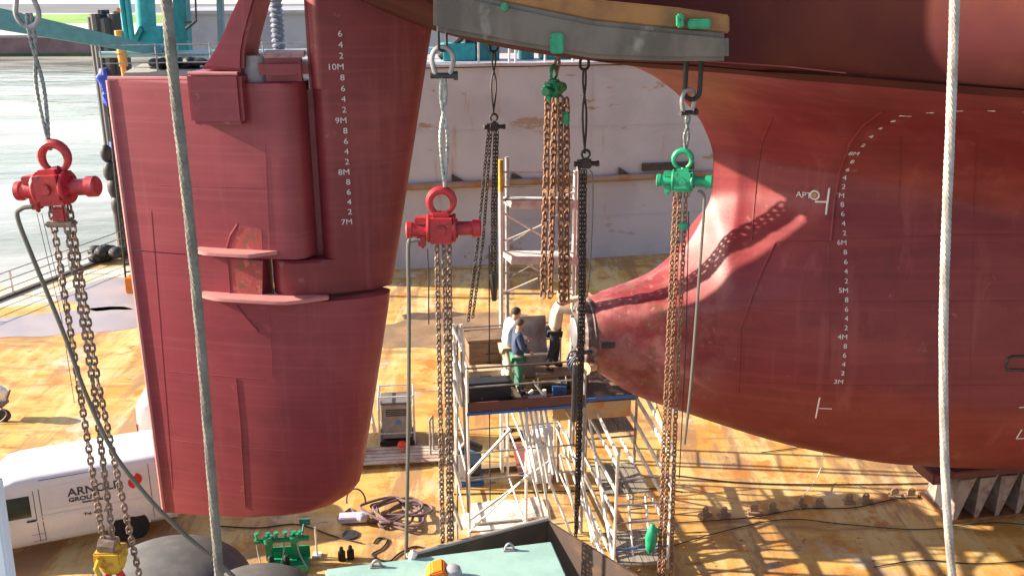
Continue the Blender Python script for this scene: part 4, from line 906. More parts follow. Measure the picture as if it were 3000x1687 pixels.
for z in (.5, 1.0): rod('rail', SP(s_a, tF, PZ+z), SP(s_a, tB, PZ+z), .026, GALV, pf, 6)
for z in (.3, 1.7, 2.4):
    rod('ledger', SP(s_a, tF, z), SP(s_b, tF, z), .024, GALVD, pf, 6); rod('ledger', SP(s_a, tB, z), SP(s_b, tB, z), .024, GALVD, pf, 6)
    for s in xs: rod('ledger', SP(s, tF, z), SP(s, tB, z), .026, GALV, pf, 6)
rod('brace', SP(s_a, tF+.04, .35), SP(xs[1]+.5, tF+.04, 2.2), .026, GALV, pf, 6)
rod('brace', SP(s_a, tF+.06, 1.9), SP(s_a+.95, tF+.3, 3.1), .04, GALV, pf, 6)
for k in range(6):
    s = xs[1]-.15+k*.12; rod('ladder_bar', SP(s, tF-.1, PZ-.15), SP(s+.10, tF+.95, 2.2-.2*(k % 2)), .03, GALV, pf, 6)
rod('brace', SP(xs[1], tF, 2.3), SP(xs[1]+.45, tF+.6, .3), .032, GALV, pf, 6); rod('brace', SP(xs[1]+.3, tF, 2.3), SP(xs[1]+.55, tF+.6, .2), .032, GALV, pf, 6)
# bundle of bright upright tubes at the left corner
tb = thing('tube_bundle', SP(s_a-.12, tF, 0), 'bundle of bright leaning scaffold tubes at the left end of the platform', 'tubes')
for k, (x0, y0, x1, y1, r) in enumerate(((1325, 950, 1347, 1000, .035), (1350, 950, 1354, 1010, .04), (1326, 1000, 1342, 1120, .04), (1330, 1060, 1350, 1190, .045), (1358, 1010, 1356, 1090, .035), (1326, 1110, 1346, 1180, .04), (1322, 1330, 1348, 1425, .05), (1322, 1460, 1352, 1550, .045), (1340, 950, 1340, 1640, .022), (1352, 1030, 1372, 1500, .028))):
    rod('tube', at(x0, y0, 19.0), at(x1, y1, 19.0), r, GALV if k < 8 else GALVD, tb, 8)
# stair scaffold on the right, towards the camera
st = thing('stair_scaffold', SP(3.0, .6, 0), 'tall stair scaffold with plank landings leading down beside the bulb', 'scaffold')
q0_ = onz(1797, 1680, 0); s0s, t0s, _ = toship(q0_); s1s = s0s+1.28; t1s = t0s-2.75
PT = [(s0s, t0s), (s1s, t0s), (s0s, t1s), (s1s, t1s)]
for i, (s, t) in enumerate(PT):
    rod('post', SP(s, t, 0), SP(s, t, (3.0, 3.1, 3.75, 4.3)[i]), .036, (GALV, GALV, GALVD, GALVD)[i], st, 8)
for z in (.35, .95, 1.5, 2.1, 2.75, 3.35):
    def stringer(p, q, h, th, m_):
        d_ = (q-p); sd_ = d_.cross(AX_Z).normalized(); up_ = sd_.cross(d_).normalized(); MB().box((p+q)/2, (d_.length, th, h), (d_.normalized(), sd_, up_)).build('stringer', m_, st, bevel=.008)
    stringer(SP(s0s, t0s+.05, min(z, 3)), SP(s0s, t1s-.5, z), .085, .05, GALV)
    if z > .9: stringer(SP(s1s, t0s+.05, min(z, 3)), SP(s1s, t1s-1.2, z+.35), .13, .04, GALV)
for z in (.2, .62, 1.3, 1.75, 2.4): rod('transom', SP(s0s, t0s, z), SP(s1s, t0s, z), .03, GALVD if z != .62 else BLUEM, st, 6)
for z in (1.0, 2.0, 3.0): rod('transom', SP(s0s, t1s, z), SP(s1s, t1s, z), .026, GALVD, st, 6)
rod('brace', SP(s0s, t0s-.05, .3), SP(s0s, t1s+.1, 2.9), .036, GALV, st, 8); rod('brace', SP(s0s-.1, t0s+.1, -0.0), SP(s0s-.5, t1s, 2.2), .036, GALV, st, 8)
rod('brace', SP(s0s-.15, t0s+.3, 0), SP(s0s-.75, t1s, 2.4), .034, GALV, st, 8)
rod('brace', SP(s1s, t0s, 2.9), SP(s1s-.05, t1s, 4.2), .036, mat('tube_yellow', (.62, .46, .2), .5), st, 8)
def landing(sa, sb, ta, tb_, z, n):
    for k in range(n):
        a = sa+(sb-sa)*(k+.5)/n; MB().box(SP(a, (ta+tb_)/2, z), ((sb-sa)/n-.015, abs(tb_-ta), .05), (AX_S, AX_T, AX_Z)).build('plank', PLANK, st, bevel=.006)
landing(s0s+.08, s1s-.05, t0s+.2, t0s-1.2, .30, 4); landing(s0s+.08, s1s-.05, t0s-1.3, t1s, 1.25, 4); landing(s0s+.08, s1s-.05, t1s+.1, t1s-1.0, 2.2, 3)
lx = SP(s0s+.62, t0s-1.1, 1.35); ly = SP(s0s+.5, t0s-.15, .3)
for d in (0, .42): rod('ladder_stile', lx+AX_S*d, ly+AX_S*d, .03, GALV, st, 6)
for k in range(6): rod('ladder_rung', lx.lerp(ly, (k+.5)/6), lx.lerp(ly, (k+.5)/6)+AX_S*.42, .018, GALVD, st, 6)
MB().box(SP(s0s+.1, t1s-1.1, 2.9), (1.5, .04, .25), (AX_S, AX_T, AX_Z)).build('toe_board', BLUE, st)
MB().box(SP(s0s+.15, t1s-.9, 2.45), (1.6, .05, .62), (AX_S, AX_T, AX_Z)).build('board', mat('board_tan', (.42, .28, .14), .8, col2=(.5, .22, .05), scale=1.2, lo=.5, hi=.6), st)
# second row, left of the stairs, bars running away from the camera
bk = thing('brace_frame', SP(1.2, .4, 0), 'lower scaffold frame of crossed tubes under the platform left of the stairs', 'scaffold')
for (x0, y0, z0), (x1, y1, z1) in (((1600, 1385, 1.7), (1688, 1600, .1)), ((1640, 1330, 1.9), (1700, 1560, .1)), ((1705, 1390, 1.6), (1750, 1680, .05)), ((1710, 1380, 1.6), (1800, 1580, .1)), ((1718, 1500, .9), (1795, 1690, .05)), ((1380, 1520, .3), (1610, 1350, 1.9))):
    a = onz(x0, y0, z0); b = onz(x1, y1, z1); rod('tube', a, b, .032, GALV if x0 != 1380 else GALVD, bk, 8)
for px, y0, y1 in ((1610, 1250, 1430), (1625, 1225, 1320), (1560, 1195, 1260), (1583, 1195, 1260)):
    rod('tube', onz(px, y0, 2.6), onz(px, y1, 1.2), .03, GALV, bk, 8)

# ------------------------------------------------------------------ people
def skin_mesh(name, nodes, m, parent, sub=2):
    me = bpy.data.meshes.new('tmp'); me.from_pydata([n[0] for n in nodes], [(i, n[2]) for i, n in enumerate(nodes) if n[2] is not None], [])
    o = bpy.data.objects.new('tmp', me); COL.objects.link(o); o.modifiers.new('Skin', 'SKIN')
    for i, n in enumerate(nodes):
        d = me.skin_vertices[0].data[i]; r = n[1]; d.radius = r if isinstance(r, tuple) else (r, r); d.use_root = (i == 0)
    ss = o.modifiers.new('Sub', 'SUBSURF'); ss.levels = sub
    dg = bpy.context.evaluated_depsgraph_get(); nm = bpy.data.meshes.new_from_object(o.evaluated_get(dg))
    bpy.data.objects.remove(o); bpy.data.meshes.remove(me); nm.name = name
    nm.polygons.foreach_set('use_smooth', [True]*len(nm.polygons)); nm.materials.clear(); nm.materials.append(m)
    q = bpy.data.objects.new(name, nm); COL.objects.link(q); q.parent = parent; return q
def person(base, yaw, pose, top, legs, label, hair=HAIR, scale=1.0):
    J = dict(pel=(0, 0, .95), sp=(0, 0, 1.14), ch=(0, .01, 1.34), nk=(0, 0, 1.50), hd0=(0, .015, 1.58), hd1=(0, .02, 1.66), hd2=(0, .01, 1.735), nose=(0, .115, 1.635),
             shL=(-.18, 0, 1.42), elL=(-.24, -.02, 1.14), wrL=(-.23, .10, .90), shR=(.18, 0, 1.42), elR=(.24, -.02, 1.14), wrR=(.23, .10, .90),
             hiL=(-.10, 0, .88), knL=(-.11, .03, .50), anL=(-.11, 0, .09), toL=(-.13, .17, .04), hiR=(.10, 0, .88), knR=(.11, .03, .50), anR=(.11, 0, .09), toR=(.13, .17, .04))
    J.update(pose); J = {k: Vector(v) for k, v in J.items()}
    t = thing('person', base, label, 'person', 'people working around the shaft'); t.rotation_euler = (0, 0, yaw); t.scale = (scale,)*3
    def build(items, name, m, sub=2):
        idx = {}; nodes = []
        for key, pos, r, par in items: idx[key] = len(nodes); nodes.append((pos, r, idx[par] if par else None))
        return skin_mesh(name, nodes, m, t, sub)
    B = [('pel', J['pel'], (.14, .10), None), ('sp', J['sp'], (.13, .095), 'pel'), ('ch', J['ch'], (.15, .11), 'sp'), ('nk', J['nk'], .06, 'ch'), ('hd0', J['hd0'], .068, 'nk'), ('hd1', J['hd1'], (.078, .095), 'hd0'), ('hd2', J['hd2'], (.065, .08), 'hd1'), ('nose', J['nose'], .016, 'hd1')]
    for S in 'LR':
        B += [('sh'+S, J['sh'+S], .065, 'ch'), ('el'+S, J['el'+S], .045, 'sh'+S), ('wr'+S, J['wr'+S], .03, 'el'+S)]
        d = (J['wr'+S]-J['el'+S]).normalized(); sd = d.cross(Vector((0, 1, .2))).normalized(); pm = J['wr'+S]+d*.06
        B += [('pm'+S, pm, (.04, .022), 'wr'+S)]
        cn = d.cross(sd).normalized()
        for k, (o_, ln) in enumerate(((-.03, .07), (-.01, .085), (.011, .08), (.031, .06))):
            a = pm+d*.04+sd*o_; B += [(f'f{k}a'+S, a, .010, 'pm'+S), (f'f{k}b'+S, a+d*ln*.55+cn*.012, .0095, f'f{k}a'+S), (f'f{k}c'+S, a+d*ln*.85+cn*.035, .008, f'f{k}b'+S)]
        B += [('tha'+S, pm-d*.02-sd*.04, .012, 'pm'+S), ('thb'+S, pm+d*.025-sd*.065+cn*.01, .010, 'tha'+S)]
        B += [('hi'+S, J['hi'+S], .085, 'pel'), ('kn'+S, J['kn'+S], .058, 'hi'+S), ('an'+S, J['an'+S], .04, 'kn'+S), ('to'+S, J['to'+S], .035, 'an'+S)]
    build(B, 'person_body', SKIN, 1)
    C = [('pel', J['pel']-Vector((0, 0, .06)), (.20, .155), None), ('sp', J['sp'], (.195, .15), 'pel'), ('ch', J['ch'], (.205, .155), 'sp'), ('nk', J['ch'].lerp(J['nk'], .8), .085, 'ch')]
    for S in 'LR': C += [('sh'+S, J['sh'+S], .092, 'ch'), ('el'+S, J['el'+S], .068, 'sh'+S), ('wr'+S, J['wr'+S]-(J['wr'+S]-J['el'+S])*.05, .05, 'el'+S)]
    build(C, 'jacket', top)
    D = [('pel', J['pel']-Vector((0, 0, .02)), (.165, .125), None)]
    for S in 'LR': D += [('hi'+S, J['hi'+S]-Vector((0, 0, .03)), .112, 'pel'), ('kn'+S, J['kn'+S], .082, 'hi'+S), ('an'+S, J['an'+S]+Vector((0, 0, .03)), .068, 'kn'+S)]
    build(D, 'trousers', legs)
    for S in 'LR': build([('a', J['an'+S]+Vector((0, 0, .02)), .055, None), ('b', J['an'+S]+Vector((0, .02, -.035)), .055, 'a'), ('c', J['to'+S], .05, 'b')], 'shoe', BLACK, 1)
    hb = J['hd1']; up_ = (J['hd2']-J['hd0']).normalized(); fw = (J['nose']-hb); fw = (fw-up_*fw.dot(up_)).normalized()
    h = MB(); sd = fw.cross(up_); rows = []
    for i in range(7):
        th = math.pi*.62*i/6; row = []
        for j in range(16):
            ph = 2*math.pi*j/16; f = math.cos(ph); lim = th*(1 if f < .2 else 1-.45*f)
            row.append(hb+up_*(.02+.105*math.cos(lim))+(fw*f*.112+sd*math.sin(ph)*.093)*max(.02, math.sin(lim))-fw*.012)
        rows.append(row)
    h.grid(rows, closed=True).build('hair', hair, t, local=True)
    ey = MB()
    for k in (-1, 1): ey.ball(hb+fw*.088+sd*k*.032+up_*.012, .011, 8, 6).cyl(hb+sd*k*.085-fw*.01, hb+sd*k*.1-fw*.015, .022, 8)
    return t
def pbase(px, py): return onz(px, py, PZ-.02)
person(pbase(1517, 1150), R(-80), dict(elR=(.25, .06, 1.16), wrR=(.16, .24, 1.02), elL=(-.24, .05, 1.15), wrL=(-.14, .25, 1.02), hd1=(0, .05, 1.655), hd2=(0, .06, 1.735), hd0=(0, .03, 1.575), nose=(0, .14, 1.61)), NAVY, GRNCL,
       'worker in navy jacket and green trousers standing on the front of the platform', mat('hair_brown', (.09, .06, .045), .7), scale=1.05)
person(pbase(1487, 1128), R(-72), dict(sp=(0, .03, 1.14), ch=(0, .09, 1.33), nk=(0, .14, 1.48), hd0=(0, .18, 1.56), hd1=(0, .2, 1.64), hd2=(0, .2, 1.72), nose=(0, .3, 1.6), shL=(-.18, .1, 1.42), shR=(.18, .1, 1.42), elL=(-.22, .22, 1.18), wrL=(-.12, .4, 1.05), elR=(.22, .2, 1.18), wrR=(.14, .4, 1.08)), LTBLUE, BEIGE,
       'dark haired worker in pale shirt and beige trousers behind the navy jacket worker', scale=1.12)
person(onz(1622, 1082, PZ+.42), R(-85), dict(sp=(0, .03, 1.14), ch=(0, .09, 1.34), nk=(0, .13, 1.49), hd0=(0, .15, 1.57), hd1=(0, .16, 1.65), hd2=(0, .15, 1.73), nose=(0, .265, 1.63), shL=(-.17, .1, 1.43), shR=(.17, .1, 1.43), elL=(-.2, .38, 1.5), wrL=(-.16, .64, 1.58), elR=(.2, .34, 1.36), wrR=(.17, .6, 1.42), knL=(-.12, .08, .5), anL=(-.12, .05, .09), toL=(-.14, .22, .04), knR=(.12, -.04, .5), anR=(.12, -.16, .1), toR=(.13, 0, .04)), CREAM, DKCL,
       'worker in cream shirt and dark trousers reaching both arms to the shaft end', mat('hair_fair', (.45, .30, .2), .7), scale=1.12)
q = onz(1622, 1082, PZ+.42); q.z = PZ-.02
sbx = MB().box(q+AX_Z*.40, (.9, .6, .05), (AX_S, AX_T, AX_Z)).box(q+AX_Z*.2-AX_S*.38, (.06, .55, .37), (AX_S, AX_T, AX_Z)).box(q+AX_Z*.2+AX_S*.38, (.06, .55, .37), (AX_S, AX_T, AX_Z))
tag(sbx.build('step_bench', TIMBER, base=q, bevel=.01), 'low timber step bench under the cream shirt worker', 'bench')

# ------------------------------------------------------------------ things on the platform
def crate(px, py, z, size, m, label, name='crate', cat='crate', yaw=0.0, lid=True, bev=.015):
    p = onz(px, py, z); ax = Vector((math.cos(PSI+yaw), math.sin(PSI+yaw), 0)); ay = AX_Z.cross(ax); t = thing(name, p, label, cat)
    MB().box(p+AX_Z*size[2]*.46, (size[0], size[1], size[2]*.92), (ax, ay, AX_Z)).build('box', m, t, bevel=bev)
    if lid: MB().box(p+AX_Z*size[2]*.96, (size[0]*1.04, size[1]*1.04, size[2]*.08), (ax, ay, AX_Z)).build('lid', m, t, bevel=bev*.6)
    MB().tube([p+ax*-size[0]*.15-ay*(size[1]/2+.01)+AX_Z*size[2]*.6, p+ax*-size[0]*.12-ay*(size[1]/2+.05)+AX_Z*size[2]*.62, p+ax*size[0]*.12-ay*(size[1]/2+.05)+AX_Z*size[2]*.62, p+ax*size[0]*.15-ay*(size[1]/2+.01)+AX_Z*size[2]*.6], .012, 6).build('handle', DARKST, t)
    return t
WOODC = mat('crate_wood', (.22, .14, .085), .8, col2=(.15, .095, .06), scale=3, stretch=(1, 1, 6))
crate(1440, 1080, PZ-.02, (1.25, .8, .95), WOODC, 'large brown wooden crate at the back left of the platform', yaw=.02)
crate(1432, 1175, PZ-.02, (1.0, .35, .55), mat('box_black', (.02, .02, .025), .5), 'black plastic equipment case on the platform front left', 'equipment_case', 'case')
crate(1403, 1108, PZ-.02, (.36, .3, .3), YEL, 'yellow toolbox at the left of the platform', 'toolbox', 'toolbox')
crate(1450, 1108, PZ-.02, (.3, .25, .28), BLUE, 'blue toolbox beside the yellow toolbox on the platform', 'toolbox', 'toolbox')
crate(1420, 1115, PZ-.02, (.85, .4, .35), BEIGE, 'low tan carton on the platform behind the black case', 'carton', 'carton')
crate(1638, 1152, PZ-.02, (.32, .25, .2), BLUEM, 'small blue case on the platform right of the green trousers', 'equipment_case', 'case')
crate(1570, 1175, PZ-.02, (.35, .25, .12), GREYP, 'flat grey tool tray at the platform front edge', 'tool_tray', 'tray', lid=False)
crate(1563, 1075, PZ-.02, (.45, .4, .55), mat('box_red', (.25, .03, .03), .5), 'dark red power unit on the platform behind the navy jacket worker', 'power_unit', 'machine')
p = onz(1545, 1010, PZ+.75); ax = AX_S
sp = MB().box(p+AX_Z*.25, (.95, .04, .95), (ax, (AX_T+AX_Z*.25).normalized(), (AX_Z-AX_T*.25).normalized()))
t = thing('steel_sheet', SP(toship(p)[0], toship(p)[1], PZ), 'grey steel sheet propped upright behind the workers', 'sheet')
sp.build('sheet', SHEET, t, bevel=.008); rod('prop', p-AX_T*.1, Vector((p.x, p.y+.3, PZ)), .03, DARKST, t, 6); rod('prop', p+AX_S*.35-AX_T*.1, Vector((p.x+.35, p.y+.3, PZ)), .03, DARKST, t, 6)
MB().box(SP(toship(p)[0], toship(p)[1], PZ+.3), (1.3, .6, .6), (AX_S, AX_T, AX_Z)).build('bench', GREYP, t, bevel=.02)
p = onz(1495, 1125, PZ); sb_ = MB()
for k in range(10): sb_.ball(p+Vector((random.uniform(-.12, .2), random.uniform(-.1, .1), .12+k*.055)), (.15, .13, .11), 9, 6)
tag(sb_.build('white_sack', CLOTHW, base=p), 'bulging white sack between the pale shirt worker and the black case', 'sack')
for px, py, lb in ((1690, 1070, 'dark coil of cable hanging at the shaft end right of the cream shirt worker'),):
    p = at(px, py, 19.0); cc = MB()
    for k in range(5): cc.tube([p+Vector((math.cos(a)*(.12+.02*k)*(1+.3*math.sin(2*a+k)), .04*k, math.sin(a)*(.17+.02*k)*(1+.2*math.sin(3*a+2*k)))) for a in [2*math.pi*i/18 for i in range(18)]], .022, 6, closed=True)
    tag(cc.build('cable_coil', mat('cable_navy', (.04, .05, .09), .6), base=p), lb, 'cable')
p = onz(1700, 1150, PZ); mg = thing('drive_unit', p, 'dark machine frame clamped around the shaft end under the right black hoist', 'machine')
for a in (-.9, -.2): rod('strut', W(1.25, .80*math.cos(a), 5.45+.80*math.sin(a)), W(1.6, .80*math.cos(a), 5.45+.80*math.sin(a)), .05, DARKST, mg, 8)
rod('leg', W(1.3, .5, PZ), W(1.3, .55, 4.9), .06, DARKST, mg, 8)
wl = MB().ball(on_hull(1735, 1068)[0]+Vector((0, -.08, 0)), .12, 12, 8).lathe([(.05, 0), (.13, .12), (.14, .16)], on_hull(1735, 1068)[0]+Vector((-.05, -.15, 0)), (-.6, -.6, .1), 14)
tag(wl.build('work_lamp', mat('lamp_tan', (.7, .42, .25), .4), base=on_hull(1735, 1068)[0]), 'round tan work lamp at the lower right of the shaft end', 'lamp')

# ------------------------------------------------------------------ van
def van(loc, yaw, label, lettering=True):
    t = thing('van', loc, label, 'van'); t.rotation_euler = (0, 0, yaw); Lv = 5.3
    sec = [(.30, .82), (.36, .90), (.50, .94), (.80, .957), (.97, .962), (1.03, .95), (1.12, .948), (1.30, .935), (1.60, .90), (1.84, .875), (1.95, .84), (2.01, .79), (2.045, .66), (2.065, .35), (2.07, 0)]
    sy = pchip([(z, y) for z, y in sec])
    xs = [0, .04, .12, .3, 1, 2, 3, 3.35, 3.6, 3.9, 4.25, 4.55, 4.9, 5.12, 5.25, 5.3]
    top = pchip([(0, 1.97), (.05, 2.02), (.2, 2.055), (1, 2.07), (3.2, 2.07), (3.6, 2.02), (4.25, 1.35), (4.5, 1.12), (4.9, 1.02), (5.2, .88), (5.3, .62)])
    wid = pchip([(0, .93), (.08, .97), (.3, 1), (3.6, 1), (4.6, .98), (5.1, .88), (5.3, .72)])
    rows = []
    for x in xs:
        k = top(x); r = []
        for z, y in sec:
            zz = z if k > 2.065 else .30+(z-.30)*(k-.30)/(2.07-.30); r.append(Vector((x, y*wid(x), zz)))
        rows.append(r+[Vector((v.x, -v.y, v.z)) for v in r[-2::-1]])
    b = MB().grid(rows); n = len(rows[0]); b.f.append(list(range(n))[::-1]); b.f.append([(len(rows)-1)*n+i for i in range(n)])
    body = b.build('body', VANW, t, local=True, ang=40)
    def side(x0, x1, z0, z1, m, name, par, lift=.006, n=6, slant=0.0):
        rr = []
        for i in range(n+1):
            z = z0+(z1-z0)*i/n; f = i/n; rr.append([Vector((x0-slant*0+0*f, sy(z)*wid(x0)+lift, z)), Vector((x1-slant*f, sy(z)*wid(x1)+lift, z))])
        return MB().grid(rr).build(name, m, par, local=True)
    side(3.1, 4.0, 1.10, 1.62, GLASS, 'window', t, slant=.38)
    dg = mat('door_gap', (.12, .11, .11), .7)
    for x, z0, z1 in ((3.0, .42, 1.72), (2.88, .42, 1.74), (4.18, .42, 1.1)): side(x, x+.018, z0, z1, dg, 'door_gap', t)
    for z in (.44, .62): side(2.9, 3.15, z, z+.012, dg, 'door_gap', t)
    side(.12, 2.86, 1.93, 1.945, dg, 'roof_seam', t); side(.5, .515, .5, 1.9, dg, 'panel_gap', t); side(4.15, 4.165, .45, 1.25, dg, 'door_gap', t)
    side(.62, 2.75, 1.20, 1.215, VANW, 'panel_rib', t, lift=.012); side(.62, 2.75, 1.76, 1.775, VANW, 'panel_rib', t, lift=.012)
    side(.45, 3.0, 1.055, 1.085, VANW, 'waist_rib', t, lift=.02); side(.2, 4.9, .33, .40, mat('sill_grey', (.4, .39, .4), .5), 'sill', t, lift=.012)
    MB().box((3.12, .97, 1.0), (.2, .04, .04)).build('door_handle', DARKST, t, local=True, bevel=.01)
    MB().box((.02, 0, .45), (.2, 1.82, .22)).build('bumper', mat('bumper', (.55, .54, .55), .5), t, local=True, bevel=.05)
    MB().box((-.005, .82, 1.2), (.03, .14, .5)).build('tail_light', mat('light_red', (.4, .02, .02), .25), t, local=True, bevel=.01)
    MB().box((-.005, -.82, 1.2), (.03, .14, .5)).build('tail_light', mat('light_red', (.4, .02, .02), .25), t, local=True, bevel=.01)
    MB().box((-.003, 0, 1.45), (.03, 1.3, .55)).build('rear_window', mat('glass_tan', (.20, .17, .09), .15), t, local=True, bevel=.01)
    MB().box((.14, .958, .62), (.07, .01, .07)).build('fuel_flap', DARKST, t, local=True)
    for x in (1.05, 4.35):
        for sgn in (1, -1):
            w_ = MB().lathe([(.20, -.1), (.30, -.11), (.325, -.08), (.325, .08), (.30, .11), (.2, .1)], (x, .84*sgn, .325), (0, sgn, 0), 28).build('wheel', BLACK, t, local=True)
            MB().lathe([(.02, .07), (.06, .1), (.17, .085), (.205, .1), (.205, .06)], (x, .84*sgn, .325), (0, sgn, 0), 20).build('rim', mat('rim_grey', (.35, .36, .4), .35, metal=.5), w_, local=True)
            MB().lathe([(.0, 0), (.42, 0), (.42, .008), (.0, .008)], (x, .938*sgn, .37), (0, sgn, 0), 30).build('wheel_arch', mat('arch_dark', (.02, .02, .02), .8), t, local=True)
            P = [Vector((x+.43*math.cos(a), .945*sgn, .37+.43*math.sin(a))) for a in [math.pi*i/16-.05 for i in range(17)]]
            MB().tube(P, .025, 6).build('arch_lip', VANW, t, local=True)
    MB().box((3.95, 1.08, 1.15), (.12, .2, .26)).build('mirror', DARKST, t, local=True, bevel=.03)
    if lettering:
        def tx(body_, sz_, x, z, m, sx=1.0, name='lettering', bold=.004):
            e = .02; n_ = Vector((0, 1, 0)); upv = Vector((0, (sy(z+e)-sy(z-e))/(2*e), 1)).normalized()
            return text(body_, sz_, (x, sy(z)+.009, z), (-1, 0, 0), upv, m, t, name, local=True, align='LEFT', sx=sx, bold=bold)
        tx('ARNOLD', .27, 2.30, 1.52, TEXTB, 1.08, bold=.004); tx('GROUP', .14, 2.30, 1.34, TEXTB, 1.25)
        tx('www.arnold', .075, 2.02, 1.245, TEXTB, 1.2); tx('Tel. +49 / (0)', .09, 2.02, .93, TEXTB, 1.3)
        z = 1.50; q = MB(); c = Vector((.83, sy(z)+.012, z)); pts = []
        for i in range(24):
            a = 2*math.pi*i/24; pts.append(c+Vector((math.cos(a)*.16, -math.sin(a)*.09*.25, math.sin(a)*.15+(.08 if math.cos(a) < 0 else 0))))
        q.prism(pts, (0, .004, 0)).build('emblem', REDEM, t, local=True)
    return t
vr = onz(390, 1575, 0)
vyaw = math.atan2(-1.0, -2.45)
vd = Vector((math.cos(vyaw), math.sin(vyaw), 0)); vside = Vector((-vd.y, vd.x, 0))
vl = vr-vd*1.05-vside*.88
van(vl, vyaw, 'white lettered van parked at the lower left under the rudder')
p = onz(392, 1300, 0.9); van(Vector((p.x, p.y+.95, 0)), R(8), 'white vehicle mostly hidden behind the rudder and the lettered van', lettering=False)

# ------------------------------------------------------------------ gear on the dock floor
gp = onz(1165, 1300, 0); gn = thing('generator', gp, 'grey caged generator set on skids right of the rudder', 'generator')
gx, gy = Vector((math.cos(R(6)), math.sin(R(6)), 0)), None; gy = AX_Z.cross(gx)
MB().box(gp+AX_Z*.75+gy*.3, (.86, .7, 1.1), (gx, gy, AX_Z)).build('housing', GREYP, gn, bevel=.03)
MB().box(gp+AX_Z*1.32+gy*.3, (.9, .74, .06), (gx, gy, AX_Z)).build('lid', mat('grey_dark', (.16, .15, .15), .6), gn, bevel=.01)
for k in range(4): MB().box(gp+AX_Z*(1.12-k*.06)-gy*.06, (.6, .02, .025), (gx, gy, AX_Z)).build('vent_slat', DARKST, gn)
MB().box(gp+AX_Z*.72-gy*.06+gx*.05, (.14, .02, .12), (gx, gy, AX_Z)).build('blue_plate', mat('plate_blue', (.1, .25, .5), .5), gn)
for sx in (-.5, .5):
    for sy_ in (-.1, .72): rod('frame_post', gp+gx*sx+gy*sy_, gp+gx*sx+gy*sy_+AX_Z*1.55, .028, GALV, gn, 6)
for z in (.4, 1.55):
    P = [gp+gx*a+gy*b+AX_Z*z for a, b in ((-.5, -.1), (.5, -.1), (.5, .72), (-.5, .72))]
    for i in range(4): rod('frame_rail', P[i], P[(i+1) % 4], .025, GALV, gn, 6)
for k in range(2): rod('leaning_tube', gp+gx*(-.62-k*.05)+AX_Z*(.5+k*.3)-gy*.2, gp+gx*(-.78-k*.0)+AX_Z*(1.3+k*.2)+gy*.1, .05, GALV, gn, 8)
MB().box(gp+AX_Z*.1+gy*.3, (1.0, .9, .12), (gx, gy, AX_Z)).build('skid', DARKST, gn)
tag(MB().lathe([(.0, 0), (.13, 0), (.13, .18), (.09, .26), (.0, .28)], onz(1178, 1318, .02), (0, 0, 1), 14).cyl(onz(1178, 1318, .02), onz(1178, 1318, .5), .03, 8).build('red_lamp', mat('lamp_red', (.8, .06, .02), .4), base=onz(1178, 1318, 0)), 'small red marker lamp in front of the grey generator', 'lamp')
pl = thing('pallet', onz(1165, 1355, 0), 'worn wooden pallet with pale planks in front of the generator', 'pallet')
pc = onz(1165, 1345, 0)
for k in range(5): MB().box(pc+gy*(-.4+k*.2)+AX_Z*.14, (2.3, .16, .03), (gx, gy, AX_Z)).build('plank', mat('pallet_pale', (.50, .42, .34), .8, col2=(.34, .22, .18), scale=2), pl)
for k in (-1, 0, 1): MB().box(pc+gx*k*1.0+AX_Z*.06, (.1, .9, .12), (gx, gy, AX_Z)).build('bearer', TIMBER, pl)
br_ = thing('barrier_frame', onz(1270, 1350, 0), 'thin bare tube frame standing right of the generator', 'frame')
for a in (0, .3): rod('post', onz(1262, 1345, 0)+gy*a+gx*a*.3, onz(1262, 1345, 0)+gy*a+gx*a*.3+AX_Z*1.2, .03, GALVD, br_, 6)
rod('rail', onz(1262, 1345, 0)+AX_Z*1.2, onz(1262, 1345, 0)+AX_Z*1.2+gy*.3+gx*.09, .03, GALVD, br_, 6)
bmch = thing('compressor', onz(1378, 1430, 0), 'blue compressor with white door beside the left platform post', 'compressor'); bp = onz(1378, 1425, 0)
MB().box(bp+gy*.35+AX_Z*.5, (.62, .6, .9), (gx, gy, AX_Z)).build('body', BLUEM, bmch, bevel=.03)
MB().box(bp-gx*.2+gy*.03+AX_Z*.55, (.2, .03, .8), (gx, gy, AX_Z)).build('door', mat('door_white', (.6, .6, .62), .5), bmch, bevel=.01)
MB().box(bp+gy*.35+AX_Z*.05, (.75, .7, .08), (gx, gy, AX_Z)).build('base', BLUE, bmch)
MB().lathe([(.02, -.03), (.17, -.03), (.17, .02), (.02, .02)], bp+gx*.13+gy*.04+AX_Z*.45, -gy, 18).build('fan_grille', DARKST, bmch)
MB().tube([bp-gx*.3+AX_Z*1.0+gy*.1, bp-gx*.1+AX_Z*1.25+gy*.1, bp+gx*.3+AX_Z*1.05+gy*.1], .12, 10).build('hose_reel', DARKST, bmch)
# white big bag
bb = thing('bulk_bag', onz(1575, 1420, 0), 'bulging white bulk bag on the floor under the platform', 'bulk bag'); bpz = onz(1578, 1395, 0); bm_ = MB()
rows = []
for i in range(10):
    z = 1.15*i/9; rr = .43*(1+.12*math.sin(i*.9))*(1 if i < 8 else .75-.2*(i-8)); row = []
    for j in range(20):
        a = 2*math.pi*j/20; k = (abs(math.cos(a))**4+abs(math.sin(a))**4)**-.25*.85; n_ = 1+.06*math.sin(3*a+i)+.05*math.sin(7*a+2*i); row.append(bpz+Vector((rr*k*n_*math.cos(a), rr*k*n_*math.sin(a), z)))
    rows.append(row)
bm_.grid(rows, closed=True); bm_.f.append([9*20+j for j in range(20)]); bm_.build('bag', CLOTHW, bb, ang=80)
tf = MB()
for k in range(7): tf.ball(bpz+Vector((random.uniform(-.25, .25), random.uniform(-.2, .2), 1.15+random.uniform(0, .25))), (.2, .2, .16), 9, 6)
tf.build('bag_top', CLOTHW, bb)
